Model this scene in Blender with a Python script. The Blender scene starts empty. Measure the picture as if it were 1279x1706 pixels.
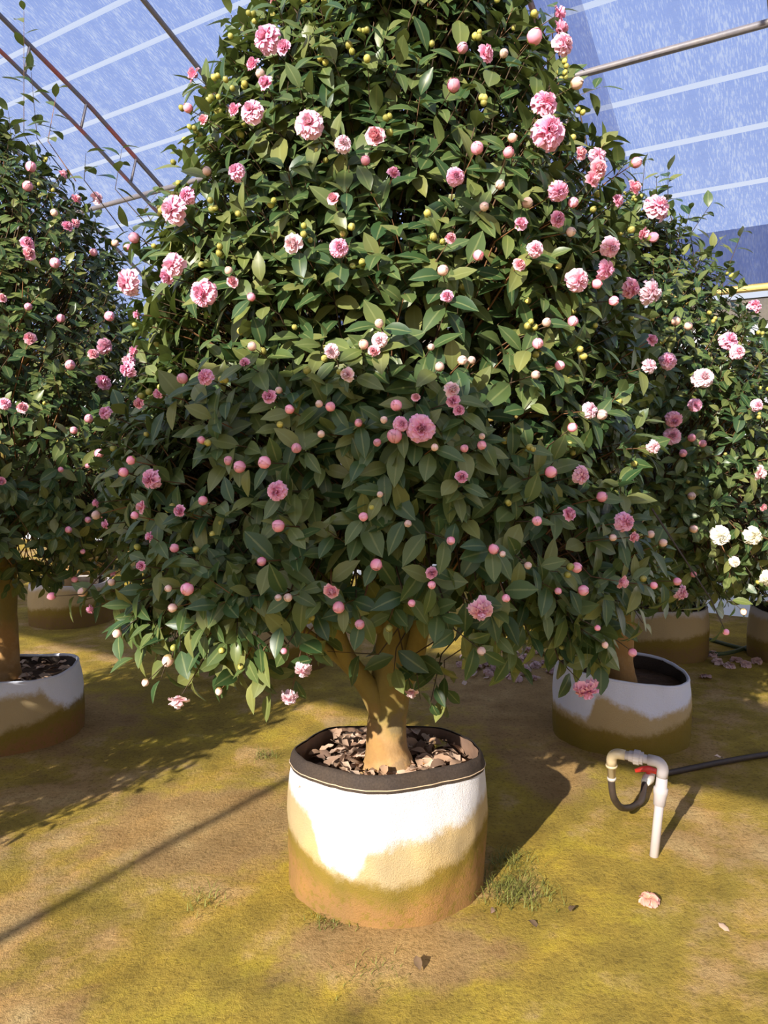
import bpy, math, random
import numpy as np
from mathutils import Vector, Matrix, noise
from mathutils.bvhtree import BVHTree

random.seed(7)
rng = np.random.default_rng(7)
R = math.radians
SC = bpy.context.scene
COL = SC.collection

# ------------------------------------------------------------------ camera
F_PX, H_CAM, PITCH = 1280.0, 1.5, R(4.6)
cam_d = bpy.data.cameras.new('camera')
cam_d.sensor_fit = 'VERTICAL'
cam_d.sensor_height = 24.0
cam_d.lens = 24.0 * F_PX / 1706.0
cam_d.clip_start, cam_d.clip_end = 0.05, 300
cam = bpy.data.objects.new('camera', cam_d)
cam.location = (0, 0, H_CAM)
cam.rotation_euler = (R(90) - PITCH, 0, 0)
COL.objects.link(cam)
SC.camera = cam

# ------------------------------------------------------------------ light
SUN_AZ, SUN_EL = R(32.5), R(26)          # the way the light travels over the ground, and its height
SUN_DIR = Vector((math.sin(SUN_AZ) * math.cos(SUN_EL), math.cos(SUN_AZ) * math.cos(SUN_EL), -math.sin(SUN_EL)))
SKY_STRENGTH, SUN_STRENGTH = 0.95, 21.0
world = bpy.data.worlds.new('sky')
SC.world = world
world.use_nodes = True
wn, wl = world.node_tree.nodes, world.node_tree.links
wn.clear()
w_out = wn.new('ShaderNodeOutputWorld')
w_bg = wn.new('ShaderNodeBackground')
w_tc = wn.new('ShaderNodeTexCoord')
w_sep = wn.new('ShaderNodeSeparateXYZ')
wl.new(w_tc.outputs['Generated'], w_sep.inputs[0])
w_ramp = wn.new('ShaderNodeValToRGB')          # hazy winter sky: pale at the horizon, bluer overhead
w_ramp.color_ramp.elements[0].position, w_ramp.color_ramp.elements[0].color = 0.0, (0.86, 0.90, 1.0, 1)
w_ramp.color_ramp.elements[1].position, w_ramp.color_ramp.elements[1].color = 0.9, (0.52, 0.66, 1.0, 1)
wl.new(w_sep.outputs[2], w_ramp.inputs[0])
w_bg.inputs['Strength'].default_value = SKY_STRENGTH
wl.new(w_ramp.outputs[0], w_bg.inputs['Color'])
wl.new(w_bg.outputs[0], w_out.inputs['Surface'])
sun_d = bpy.data.lights.new('sun', 'SUN')
sun_d.energy = SUN_STRENGTH
sun_d.color = (1.0, 0.79, 0.50)
sun_d.angle = R(0.5)
sun = bpy.data.objects.new('sun', sun_d)
sun.rotation_euler = SUN_DIR.to_track_quat('-Z', 'Y').to_euler()
sun.location = (-4, -6, 6)
COL.objects.link(sun)
vs = SC.view_settings
vs.view_transform, vs.look, vs.gamma, vs.exposure = 'Standard', 'None', 1.0, 0.0
vs.use_curve_mapping = False
SC.cycles.transparent_max_bounces = 12

# ------------------------------------------------------------------ helpers
UAX = Vector((-0.835, 0.550, 0))   # along the tunnel
VAX = Vector((0.550, 0.835, 0))    # across the tunnel


def uv2xyz(u, v, z=0.0):
    return Vector((UAX.x * u + VAX.x * v, UAX.y * u + VAX.y * v, z))


def px_ray(x, y):
    """Direction (forward component 1) seen at a point of the photograph."""
    dx, dy = x - 639.5, 853.0 - y
    up = dy * math.cos(PITCH) - F_PX * math.sin(PITCH)
    fw = F_PX * math.cos(PITCH) + dy * math.sin(PITCH)
    return Vector((dx / fw, 1.0, up / fw))


def px_ground(x, y, z=0.0):
    d = px_ray(x, y)
    t = (z - H_CAM) / d.z
    return Vector((d.x * t, t, z))


def px_at(x, y, Y):
    d = px_ray(x, y)
    return Vector((d.x * Y, Y, H_CAM + d.z * Y))


def mesh_from(name, verts, faces, mats=None, smooth=True):
    me = bpy.data.meshes.new(name)
    me.from_pydata([tuple(v) for v in verts], [], faces)
    if mats is not None:
        for m in (mats if isinstance(mats, (list, tuple)) else [mats]):
            me.materials.append(m)
    if smooth:
        me.polygons.foreach_set('use_smooth', [True] * len(me.polygons))
    me.update()
    return me


def add(name, me, parent=None, loc=None, mat=None):
    o = bpy.data.objects.new(name, me)
    COL.objects.link(o)
    if parent is not None:
        o.parent = parent
    if mat is not None:
        o.matrix_basis = mat
    elif loc is not None:
        o.location = loc
    return o


def tag(o, label=None, cat=None, group=None, kind=None):
    if label: o['label'] = label
    if cat: o['category'] = cat
    if group: o['group'] = group
    if kind: o['kind'] = kind
    return o


class MB:
    """Collects shapes for one mesh."""
    def __init__(self):
        self.v, self.f = [], []

    def put(self, v, f):
        n = len(self.v)
        self.v += [tuple(p) for p in v]
        self.f += [tuple(i + n for i in q) for q in f]
        return self

    def tube(self, pts, rad, n=8, cap=True):
        pts = [Vector(p) for p in pts]
        if not isinstance(rad, (list, tuple)):
            rad = [rad] * len(pts)
        vv, ff = [], []
        t = (pts[1] - pts[0]).normalized()
        a = t.orthogonal().normalized()
        for i, p in enumerate(pts):
            t = (pts[min(i + 1, len(pts) - 1)] - pts[max(i - 1, 0)]).normalized()
            a = (a - t * a.dot(t)).normalized()
            b = t.cross(a)
            for k in range(n):
                an = 2 * math.pi * k / n
                vv.append(p + (a * math.cos(an) + b * math.sin(an)) * rad[i])
        for i in range(len(pts) - 1):
            for k in range(n):
                k2 = (k + 1) % n
                ff.append((i * n + k, i * n + k2, (i + 1) * n + k2, (i + 1) * n + k))
        if cap:
            ff.append(tuple(reversed(range(n))))
            ff.append(tuple((len(pts) - 1) * n + k for k in range(n)))
        return self.put(vv, ff)

    def box(self, c, s):
        c, s = Vector(c), Vector(s) * 0.5
        vv = [c + Vector((x * s.x, y * s.y, z * s.z)) for x in (-1, 1) for y in (-1, 1) for z in (-1, 1)]
        return self.put(vv, [(0, 1, 3, 2), (4, 6, 7, 5), (0, 4, 5, 1), (2, 3, 7, 6), (0, 2, 6, 4), (1, 5, 7, 3)])

    def mesh(self, name, mats=None, smooth=True):
        return mesh_from(name, self.v, self.f, mats, smooth)


def smooth_path(pts, n=6):
    """Catmull-Rom through the points."""
    pts = [Vector(p) for p in pts]
    q = [pts[0] * 2 - pts[1]] + pts + [pts[-1] * 2 - pts[-2]]
    out = []
    for i in range(1, len(q) - 2):
        for k in range(n):
            t = k / n
            a, b, c, d = q[i - 1], q[i], q[i + 1], q[i + 2]
            out.append(0.5 * ((2 * b) + (c - a) * t + (2 * a - 5 * b + 4 * c - d) * t * t + (3 * b - a - 3 * c + d) * t ** 3))
    out.append(pts[-1])
    return out


# ------------------------------------------------------------------ materials
class Mat:
    def __init__(self, name):
        self.m = bpy.data.materials.new(name)
        self.m.use_nodes = True
        self.nt = self.m.node_tree
        self.nt.nodes.clear()
        self.out = self.n('ShaderNodeOutputMaterial')

    def n(self, t, **kw):
        nd = self.nt.nodes.new(t)
        for k, v in kw.items():
            setattr(nd, k, v)
        return nd

    def l(self, a, b):
        self.nt.links.new(a, b)

    def sock(self, s, v):
        if isinstance(v, bpy.types.NodeSocket):
            self.l(v, s)
        else:
            s.default_value = v

    def math(self, op, a, b=0.0, c=None, clamp=False):
        nd = self.n('ShaderNodeMath', operation=op, use_clamp=clamp)
        self.sock(nd.inputs[0], a)
        self.sock(nd.inputs[1], b)
        if c is not None:
            self.sock(nd.inputs[2], c)
        return nd.outputs[0]

    def mix(self, f, a, b, kind='MIX'):
        nd = self.n('ShaderNodeMix', data_type='RGBA', blend_type=kind)
        self.sock(nd.inputs[0], f)
        for s, v in ((nd.inputs[6], a), (nd.inputs[7], b)):
            self.sock(s, v if isinstance(v, bpy.types.NodeSocket) or len(v) == 4 else (*v, 1.0))
        return nd.outputs[2]

    def noise(self, vec, scale, detail=4.0, rough=0.55):
        nd = self.n('ShaderNodeTexNoise')
        nd.inputs['Scale'].default_value = scale
        nd.inputs['Detail'].default_value = detail
        nd.inputs['Roughness'].default_value = rough
        if vec is not None:
            self.l(vec, nd.inputs['Vector'])
        return nd.outputs[0]

    def ramp(self, f, stops, interp='LINEAR'):
        nd = self.n('ShaderNodeValToRGB')
        cr = nd.color_ramp
        cr.interpolation = interp
        while len(cr.elements) < len(stops):
            cr.elements.new(0.5)
        for e, (p, c) in zip(cr.elements, stops):
            e.position = p
            e.color = (c, c, c, 1) if isinstance(c, (int, float)) else (*c, 1)
        self.sock(nd.inputs[0], f)
        return nd.outputs[0]

    def step(self, x, a, b):
        nd = self.n('ShaderNodeMapRange', interpolation_type='SMOOTHSTEP')
        self.sock(nd.inputs[0], x)
        self.sock(nd.inputs[1], a)
        self.sock(nd.inputs[2], b)
        return nd.outputs[0]

    def bump(self, h, strength, dist=0.01):
        nd = self.n('ShaderNodeBump')
        nd.inputs['Strength'].default_value = strength
        nd.inputs['Distance'].default_value = dist
        self.l(h, nd.inputs['Height'])
        return nd.outputs[0]

    def pbr(self, color, rough=0.6, spec=0.4, normal=None, **kw):
        nd = self.n('ShaderNodeBsdfPrincipled')
        c = nd.inputs['Base Color']
        if isinstance(color, bpy.types.NodeSocket):
            self.l(color, c)
        else:
            c.default_value = (*color, 1)
        self.sock(nd.inputs['Roughness'], rough)
        nd.inputs['Specular IOR Level'].default_value = spec
        if normal is not None:
            self.l(normal, nd.inputs['Normal'])
        for k, v in kw.items():
            nd.inputs[k].default_value = v
        return nd.outputs[0]

    def done(self, s):
        self.l(s, self.out.inputs['Surface'])
        return self.m


def simple(name, color, rough=0.6, spec=0.4, var=0.25, scale=40.0, bump=0.3, bdist=0.003):
    M = Mat(name)
    tc = M.n('ShaderNodeTexCoord').outputs['Object']
    f = M.noise(tc, scale)
    lo, hi = [c * (1 - var) for c in color], [min(1, c * (1 + var)) for c in color]
    return M.done(M.pbr(M.mix(f, lo, hi), rough, spec, M.bump(f, bump, bdist)))


def leaf_material():
    M = Mat('camellia_leaf')
    geo = M.n('ShaderNodeNewGeometry')
    oi = M.n('ShaderNodeObjectInfo')
    r = M.math('FRACT', M.math('ADD', geo.outputs['Random Per Island'], oi.outputs['Random']))
    base = M.ramp(r, [(0.0, (0.028, 0.066, 0.022)), (0.35, (0.056, 0.098, 0.030)), (0.72, (0.105, 0.142, 0.040)), (1.0, (0.180, 0.192, 0.056))])
    rib = M.n('ShaderNodeAttribute', attribute_name='rib').outputs['Fac']
    base = M.mix(M.math('MULTIPLY', M.step(rib, 0.84, 0.97), 0.55), base, (0.22, 0.25, 0.09))
    col = M.mix(geo.outputs['Backfacing'], base, M.mix(0.6, base, (0.13, 0.17, 0.06)))
    p = M.pbr(col, 0.38, 0.38)
    tr = M.n('ShaderNodeBsdfTranslucent')
    M.l(M.mix(0.5, base, (0.20, 0.26, 0.03)), tr.inputs['Color'])
    mx = M.n('ShaderNodeMixShader')
    mx.inputs[0].default_value = 0.16
    M.l(p, mx.inputs[1])
    M.l(tr.outputs[0], mx.inputs[2])
    return M.done(mx.outputs[0])


def petal_material(name, rough=0.55, sss=0.0):
    M = Mat(name)
    at = M.n('ShaderNodeAttribute', attribute_name='col')
    oi = M.n('ShaderNodeObjectInfo')
    c = M.mix(M.math('MULTIPLY', oi.outputs['Random'], 0.18), at.outputs['Color'], (0.90, 0.56, 0.66), 'MIX')
    p = M.pbr(c, rough, 0.3)
    tr = M.n('ShaderNodeBsdfTranslucent')
    M.l(c, tr.inputs['Color'])
    mx = M.n('ShaderNodeMixShader')
    mx.inputs[0].default_value = 0.2
    M.l(p, mx.inputs[1])
    M.l(tr.outputs[0], mx.inputs[2])
    return M.done(mx.outputs[0])


def attr_material(name, rough=0.5):
    M = Mat(name)
    at = M.n('ShaderNodeAttribute', attribute_name='col')
    oi = M.n('ShaderNodeObjectInfo')
    hsv = M.n('ShaderNodeHueSaturation')
    M.l(at.outputs['Color'], hsv.inputs['Color'])
    M.l(M.math('ADD', M.math('MULTIPLY', oi.outputs['Random'], 0.5), 0.75), hsv.inputs['Value'])
    return M.done(M.pbr(hsv.outputs[0], rough, 0.4))


def bark_material():
    M = Mat('camellia_bark')
    geo = M.n('ShaderNodeNewGeometry')
    pos = geo.outputs['Position']
    sep = M.n('ShaderNodeSeparateXYZ')
    M.l(pos, sep.inputs[0])
    n1 = M.noise(pos, 9, 4)
    n2 = M.noise(pos, 60, 4)
    c = M.mix(M.step(n1, 0.4, 0.6), (0.36, 0.20, 0.065), (0.44, 0.27, 0.115))
    moss = M.math('MULTIPLY', M.step(M.math('ADD', sep.outputs[2], M.math('MULTIPLY', n1, 0.5)), 0.74, 0.90), 0.85)
    c = M.mix(moss, c, (0.20, 0.17, 0.035))
    grey = M.step(n1, 0.58, 0.68)
    c = M.mix(M.math('MULTIPLY', grey, 0.5), c, (0.20, 0.15, 0.11))
    c = M.mix(M.math('MULTIPLY', n2, 0.4), c, (0.16, 0.10, 0.05))
    h = M.math('ADD', M.math('MULTIPLY', n1, 1.0), M.math('MULTIPLY', n2, 0.4))
    return M.done(M.pbr(c, 0.8, 0.2, M.bump(h, 0.5, 0.012)))


def twig_material():
    M = Mat('camellia_twig')
    geo = M.n('ShaderNodeNewGeometry')
    c = M.ramp(geo.outputs['Random Per Island'], [(0, (0.05, 0.035, 0.02)), (0.7, (0.10, 0.065, 0.035)), (1, (0.26, 0.12, 0.05))])
    return M.done(M.pbr(c, 0.7, 0.3))


def cloth_material(name, dens=0.2, tint=(0.48, 0.59, 0.93), fleck=(0.92, 0.95, 1.0), white=(0.70, 0.75, 0.95), streak=1.0):
    """Woven shade net: see-through blue threads with paler, thinner flecks along the weave."""
    M = Mat(name)
    uv = M.n('ShaderNodeUVMap').outputs[0]

    def stretched(sx, sy, detail=3):
        mp = M.n('ShaderNodeMapping')
        M.l(uv, mp.inputs['Vector'])
        mp.inputs['Scale'].default_value = (sx, sy, 1)
        return M.noise(mp.outputs[0], 1.0, detail, 0.6)
    f1, f2, f3 = stretched(92, 15), stretched(5, 1.5), stretched(9, 90, 1)
    fl = M.step(M.math('ADD', f1, M.math('MULTIPLY', M.math('SUBTRACT', f2, 0.5), 0.45)), 0.47, 0.66)
    fl = M.math('MULTIPLY', fl, 0.85 * streak)
    base = M.mix(f2, [c * 0.86 for c in tint], [min(1, c * 1.1) for c in tint])
    base = M.mix(M.math('MULTIPLY', M.step(f3, 0.5, 0.7), 0.25), base, [c * 0.8 for c in tint])
    trn = M.n('ShaderNodeBsdfTransparent')
    M.l(M.mix(fl, base, fleck), trn.inputs['Color'])
    d = M.n('ShaderNodeBsdfTranslucent')
    d.inputs['Color'].default_value = (*white, 1)
    d2 = M.n('ShaderNodeBsdfDiffuse')
    d2.inputs['Color'].default_value = (*[c * 0.6 for c in white], 1)
    m1 = M.n('ShaderNodeMixShader')
    m1.inputs[0].default_value = 0.25
    M.l(d.outputs[0], m1.inputs[1])
    M.l(d2.outputs[0], m1.inputs[2])
    m2 = M.n('ShaderNodeMixShader')
    m2.inputs[0].default_value = dens
    M.l(trn.outputs[0], m2.inputs[1])
    M.l(m1.outputs[0], m2.inputs[2])
    return M.done(m2.outputs[0])


def seam_material():
    M = Mat('pale_seam_tape')
    d = M.n('ShaderNodeBsdfTranslucent')
    d.inputs['Color'].default_value = (0.95, 0.97, 1, 1)
    t = M.n('ShaderNodeBsdfTransparent')
    m = M.n('ShaderNodeMixShader')
    m.inputs[0].default_value = 0.12
    M.l(t.outputs[0], m.inputs[1])
    M.l(d.outputs[0], m.inputs[2])
    return M.done(m.outputs[0])


def film_material():
    M = Mat('milky_film')
    d = M.n('ShaderNodeBsdfTranslucent')
    d.inputs['Color'].default_value = (0.85, 0.9, 1, 1)
    d2 = M.n('ShaderNodeBsdfDiffuse')
    d2.inputs['Color'].default_value = (0.7, 0.73, 0.8, 1)
    m = M.n('ShaderNodeMixShader')
    M.l(d.outputs[0], m.inputs[1])
    M.l(d2.outputs[0], m.inputs[2])
    return M.done(m.outputs[0])


def ground_material():
    M = Mat('mossy_ground')
    pos = M.n('ShaderNodeNewGeometry').outputs['Position']
    big = M.noise(pos, 1.1, 5, 0.6)
    mid = M.noise(pos, 4.5, 5, 0.62)
    fine = M.noise(pos, 62, 6, 0.72)
    grit = M.noise(pos, 210, 3, 0.7)
    moss = M.ramp(mid, [(0.30, (0.235, 0.165, 0.030)), (0.5, (0.365, 0.260, 0.044)), (0.70, (0.50, 0.38, 0.040))])
    soil = M.ramp(mid, [(0.30, (0.30, 0.18, 0.066)), (0.55, (0.43, 0.275, 0.108)), (0.75, (0.54, 0.385, 0.165))])
    f = M.step(M.math('ADD', big, M.math('MULTIPLY', M.math('SUBTRACT', mid, 0.5), 0.6)), 0.50, 0.64)

    def patch(cx, cy, rx, ry):
        mp = M.n('ShaderNodeMapping')
        M.l(pos, mp.inputs['Vector'])
        mp.inputs['Location'].default_value = (-cx / rx, -cy / ry, 0)
        mp.inputs['Scale'].default_value = (1 / rx, 1 / ry, 0)
        ln = M.n('ShaderNodeVectorMath', operation='LENGTH')
        M.l(mp.outputs[0], ln.inputs[0])
        return M.step(M.math('ADD', ln.outputs['Value'], M.math('MULTIPLY', M.math('SUBTRACT', mid, 0.5), 1.6)), 1.15, 0.65)
    for a in ((-0.72, 2.95, 0.50, 0.42), (0.95, 4.6, 0.8, 1.0), (0.78, 3.55, 0.25, 0.35), (-1.9, 4.1, 0.6, 0.6), (0.0, 2.2, 0.4, 0.2), (-1.0, 1.85, 0.25, 0.2)):
        f = M.math('MAXIMUM', f, patch(*a))
    c = M.mix(f, moss, soil)
    c = M.mix(M.step(fine, 0.52, 0.34), c, M.mix(0.52, c, (0.10, 0.065, 0.015)))
    c = M.mix(M.step(grit, 0.62, 0.75), c, M.mix(0.4, c, (0.62, 0.50, 0.28)))
    h = M.math('ADD', M.math('MULTIPLY', fine, 1.0), M.math('MULTIPLY', grit, 0.35))
    return M.done(M.pbr(c, 0.9, 0.15, M.bump(h, 0.8, 0.016)))


def planter_material(name, tan_stops, moss_stops, rad, white=(0.64, 0.63, 0.65), base=(0.29, 0.16, 0.055)):
    """White felt; water stains climb from the ground: tan, a mossy tide line, brown below."""
    M = Mat(name)
    oc = M.n('ShaderNodeTexCoord').outputs['Object']
    sep = M.n('ShaderNodeSeparateXYZ')
    M.l(oc, sep.inputs[0])
    s = M.math('ADD', M.math('MULTIPLY', sep.outputs[0], 0.5 / rad), 0.5, clamp=True)
    n1 = M.noise(oc, 7, 5, 0.6)
    n2 = M.noise(oc, 45, 4, 0.7)
    n3 = M.noise(oc, 220, 3, 0.7)
    wob = M.math('ADD', M.math('MULTIPLY', M.math('SUBTRACT', n1, 0.5), 0.07), M.math('MULTIPLY', M.math('SUBTRACT', n2, 0.5), 0.05))
    z = M.math('ADD', sep.outputs[2], wob)
    tz = M.math('SUBTRACT', z, M.ramp(s, tan_stops, 'EASE'))
    mz = M.math('SUBTRACT', z, M.ramp(s, moss_stops, 'EASE'))
    c = M.mix(M.step(tz, 0.025, -0.02), white, (0.45, 0.34, 0.175))
    c = M.mix(M.math('MULTIPLY', M.step(mz, 0.03, -0.015), 0.92), c, (0.20, 0.135, 0.014))
    c = M.mix(M.step(mz, -0.02, -0.10), c, base)
    c = M.mix(M.math('MULTIPLY', M.step(n2, 0.5, 0.62), M.math('MULTIPLY', M.step(mz, 0.0, -0.03), 0.65)), c, (0.20, 0.145, 0.02))
    c = M.mix(M.math('MULTIPLY', M.step(n3, 0.56, 0.74), M.math('ADD', 0.12, M.math('MULTIPLY', M.step(mz, 0.05, -0.03), 0.45))), c, (0.16, 0.10, 0.04))
    w = M.n('ShaderNodeTexWave', wave_type='BANDS', bands_direction='Z')
    w.inputs['Scale'].default_value = 90
    M.l(oc, w.inputs['Vector'])
    h = M.math('ADD', M.math('MULTIPLY', w.outputs['Fac'], 0.1), M.math('ADD', n3, M.math('MULTIPLY', n1, 2.0)))
    return M.done(M.pbr(c, 0.85, 0.15, M.bump(h, 0.5, 0.012)))


def rust_material():
    M = Mat('rusting_tube')
    pos = M.n('ShaderNodeNewGeometry').outputs['Position']
    f = M.step(M.noise(pos, 2.2, 3), 0.50, 0.60)
    return M.done(M.pbr(M.mix(f, (0.15, 0.14, 0.16), (0.34, 0.10, 0.09)), 0.6, 0.4))


MAT = dict(
    leaf=leaf_material(), petal=petal_material('camellia_petal'), bud=attr_material('camellia_bud', 0.45),
    bark=bark_material(), twig=twig_material(),
    cloth=cloth_material('blue_shade_net'), cloth2=cloth_material('doubled_shade_net', 0.2, (0.66, 0.66, 0.76), (0.82, 0.83, 0.9), (0.5, 0.52, 0.62), 0.6),
    curtain=cloth_material('grey_curtain_net', 0.3, (0.34, 0.36, 0.48), (0.5, 0.52, 0.65), (0.36, 0.38, 0.50), 0.6),
    dense=simple('shading_band_net', (0.10, 0.10, 0.11), 0.9, 0.1),
    seam=seam_material(), film=film_material(), ground=ground_material(),
    steel=simple('galvanised_tube', (0.17, 0.155, 0.165), 0.5, 0.5), rust=rust_material(),
    bamboo=simple('yellow_rail', (0.62, 0.46, 0.16), 0.5, 0.4), beam=simple('dark_gutter', (0.10, 0.09, 0.08), 0.7, 0.3),
    hem=simple('black_felt_hem', (0.048, 0.035, 0.027), 0.8, 0.25, 0.6, 160), liner=simple('brown_liner', (0.20, 0.125, 0.085), 0.7, 0.3, 0.5, 9, 0.8, 0.01),
    stitch=simple('pale_thread', (0.62, 0.46, 0.30), 0.7), soil=simple('dark_potting_soil', (0.11, 0.07, 0.045), 0.95, 0.1, 0.5, 30, 1.0, 0.02),
    pvc=simple('grey_plastic_pipe', (0.44, 0.39, 0.37), 0.4, 0.5, 0.08, 30, 0.1), cream=simple('cream_plastic', (0.50, 0.40, 0.24), 0.4, 0.5, 0.1),
    hose=simple('black_hose', (0.045, 0.032, 0.025), 0.55, 0.4, 0.4), clamp=simple('steel_clamp', (0.5, 0.45, 0.4), 0.35, 0.6),
    red=simple('red_plastic', (0.75, 0.05, 0.03), 0.4, 0.5), greenhose=simple('dull_green_hose', (0.06, 0.085, 0.035), 0.5, 0.4),
    grass=simple('dry_green_grass', (0.15, 0.155, 0.03), 0.6, 0.3, 0.5, 15), whitecap=simple('white_plastic', (0.8, 0.74, 0.6), 0.4),
    dead=None,
)
_M = Mat('dead_leaf')
_g, _o = _M.n('ShaderNodeNewGeometry'), _M.n('ShaderNodeObjectInfo')
_r = _M.math('FRACT', _M.math('ADD', _g.outputs['Random Per Island'], _o.outputs['Random']))
MAT['dead'] = _M.done(_M.pbr(_M.ramp(_r, [(0, (0.20, 0.12, 0.08)), (0.4, (0.40, 0.26, 0.17)), (0.75, (0.54, 0.38, 0.27)), (1, (0.64, 0.48, 0.36))]), 0.75, 0.25))
MAT['dead_olive'] = simple('yellow_green_dead_leaf', (0.38, 0.30, 0.06), 0.6)
MAT['dead_orange'] = simple('orange_dead_leaf', (0.50, 0.22, 0.05), 0.6)

# ------------------------------------------------------------------ the setting: ground
def ground_z(x, y):
    v = Vector((x, y, 0))
    return 0.012 * noise.noise(v * 1.7) + 0.007 * noise.noise(v * 6.1) + 0.003 * noise.noise(v * 19)


gs = sorted(set([-60, -40, -25, -16] + list(np.linspace(-10, 10, 241)) + [16, 25, 40, 60]))
gys = sorted(set([-40, -25, -16, -10] + list(np.linspace(-5, 11, 221)) + [16, 25, 40, 60]))
gv = [(x, y, ground_z(x, y) if abs(x) < 10 and -5 < y < 11 else 0) for y in gys for x in gs]
nx = len(gs)
gf = [(j * nx + i, j * nx + i + 1, (j + 1) * nx + i + 1, (j + 1) * nx + i) for j in range(len(gys) - 1) for i in range(nx - 1)]
floor = tag(add('floor', mesh_from('floor', gv, gf, MAT['ground'])), 'mossy olive and brown bare earth floor of the greenhouse', None, None, 'structure')

# ------------------------------------------------------------------ the setting: greenhouse
U0, U1 = -7.0, 13.0
PROF = [(1.5, 4.35), (2.5, 4.15), (3.2, 3.92), (3.85, 3.63), (4.7, 3.2), (5.5, 2.72), (6.2, 2.3), (6.6, 2.02), (7.0, 1.8), (7.3, 1.55), (7.45, 1.38)]


def roof_z(v):
    v = abs(v - 1.5) + 1.5
    return H_CAM + float(np.interp(v, [p[0] for p in PROF], [p[1] for p in PROF]))


def sheet(name, v0, v1, u0, u1, mat, lift=0.0, nv=30, nu=16):
    vs_ = np.linspace(v0, v1, nv)
    us = np.linspace(u0, u1, nu)
    vv, uvs, s, prev = [], [], 0.0, None
    for v in vs_:
        z = roof_z(v) + lift
        if prev is not None:
            s += math.hypot(v - prev[0], z - prev[1])
        prev = (v, z)
        for u in us:
            vv.append(uv2xyz(u, v, z + 0.012 * math.sin(u * 4.4 + v)))
            uvs.append((u, s))
    ff = [(j * nu + i, j * nu + i + 1, (j + 1) * nu + i + 1, (j + 1) * nu + i) for j in range(nv - 1) for i in range(nu - 1)]
    me = mesh_from(name, vv, ff, mat)
    ul = me.uv_layers.new(name='UVMap')
    for lp in me.loops:
        ul.data[lp.index].uv = uvs[lp.vertex_index]
    return me


ceiling = tag(bpy.data.objects.new('ceiling', None), 'arched greenhouse roof of blue shade net on steel hoops', None, None, 'structure')
COL.objects.link(ceiling)
SEAMS = (3.4, 4.16, 4.48, 4.86, 5.2, 5.85, 6.22, 6.6)
cuts = [-4.45, 1.5] + list(SEAMS) + [7.45]
for a, b in zip(cuts[:-1], cuts[1:]):
    add('net_panel', sheet('net_panel', a + (0.019 if a in SEAMS else 0), b - (0.019 if b in SEAMS else 0), U0, U1, MAT['cloth'], 0.03, 34 if b < 2 else 12), ceiling)
tag(add('overlapping_net', sheet('overlapping_net', 3.0, 7.0, 1.85, 3.1, MAT['cloth2'], 0.06), ceiling), 'greyer strip where two nets overlap')
tag(add('lower_net', sheet('lower_net', 6.97, 7.45, U0, U1, MAT['curtain'], 0.0, 8), ceiling), 'darker doubled net along the eave')
tag(add('shading_band', sheet('shading_band', -3.68, -3.08, U0, U1, MAT['dense'], 0.03, 10), ceiling), 'dense dark net band added out of view to shade the middle of the crown')  # added unseen blocker, placed so its shadow falls across the middle of the crown
for v in SEAMS:
    add('seam', sheet('seam', v - 0.024, v + 0.024, U0, U1, MAT['seam'], 0.012, 3, 12), ceiling)


def hoop_pts(u, v0, v1, off=0.0, n=40):
    out = []
    for v in np.linspace(v0, v1, n):
        dz = (roof_z(v + 0.02) - roof_z(v - 0.02)) / 0.04
        nrm = Vector((-dz, 1)).normalized()
        out.append(uv2xyz(u, v - off * nrm.x, roof_z(v) - off * nrm.y - 0.03))
    return out


for k in range(-5, 9):
    u = 0.74 + 1.403 * k
    truss = (k - 1) % 3 == 0
    mb = MB().tube(hoop_pts(u, -4.45 if truss else 1.5, 7.45), 0.021, 8)
    h = add('hoop', mb.mesh('hoop', MAT['rust'] if truss else MAT['steel']), ceiling)
    if truss:
        h['label'] = 'trussed hoop with reddish lower chord'
        add('lower_chord', MB().tube(hoop_pts(u, -4.3, 7.3, 0.26), 0.019, 8).mesh('lower_chord', MAT['rust']), h)
        for v in np.arange(-3.6, 7.2, 0.55):
            a = hoop_pts(u, v, v + 0.01, 0, 2)[0]
            b = hoop_pts(u, v + 0.06, v + 0.07, 0.26, 2)[0]
            add('web', MB().tube([a, b], 0.013, 6).mesh('web', MAT['steel']), h)
for v, off in ((5.5, 0.07), (1.5, 0.07), (-2.5, 0.07), (3.3, -0.02)):
    add('purlin', MB().tube([uv2xyz(U0, v, roof_z(v) - off), uv2xyz(U1, v, roof_z(v) - off)], 0.026, 8).mesh('purlin', MAT['steel']), ceiling)
for v in (7.45, -4.45):
    for k in range(-5, 9, 2 if v > 0 else 3):
        u = 0.74 + 1.403 * (k if v > 0 else k)
        add('post', MB().tube([uv2xyz(u, v, -0.1), uv2xyz(u, v, roof_z(v) - 0.02)], 0.03, 8).mesh('post', MAT['steel']), ceiling)
add('eave_rail', MB().tube([uv2xyz(U0, 7.36, 2.88), uv2xyz(U1, 7.36, 2.90)], 0.035, 8).mesh('eave_rail', MAT['bamboo']), ceiling)['label'] = 'yellow rail along the far eave'
rail_v = MB().tube([uv2xyz(0.72, 7.34, 2.74), uv2xyz(0.72, 7.34, 2.88)], 0.05, 8)
add('rail_bracket', rail_v.mesh('rail_bracket', MAT['bamboo']), ceiling)


def strip_wall(name, p0, p1, z0, z1, mat, n=24):
    p0, p1 = Vector(p0), Vector(p1)
    vv = []
    for i in range(n + 1):
        p = p0.lerp(p1, i / n)
        for z in (z0, z1):
            vv.append((p.x, p.y, z))
    ff = [(2 * i, 2 * i + 2, 2 * i + 3, 2 * i + 1) for i in range(n)]
    return mesh_from(name, vv, ff, mat, False)


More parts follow.
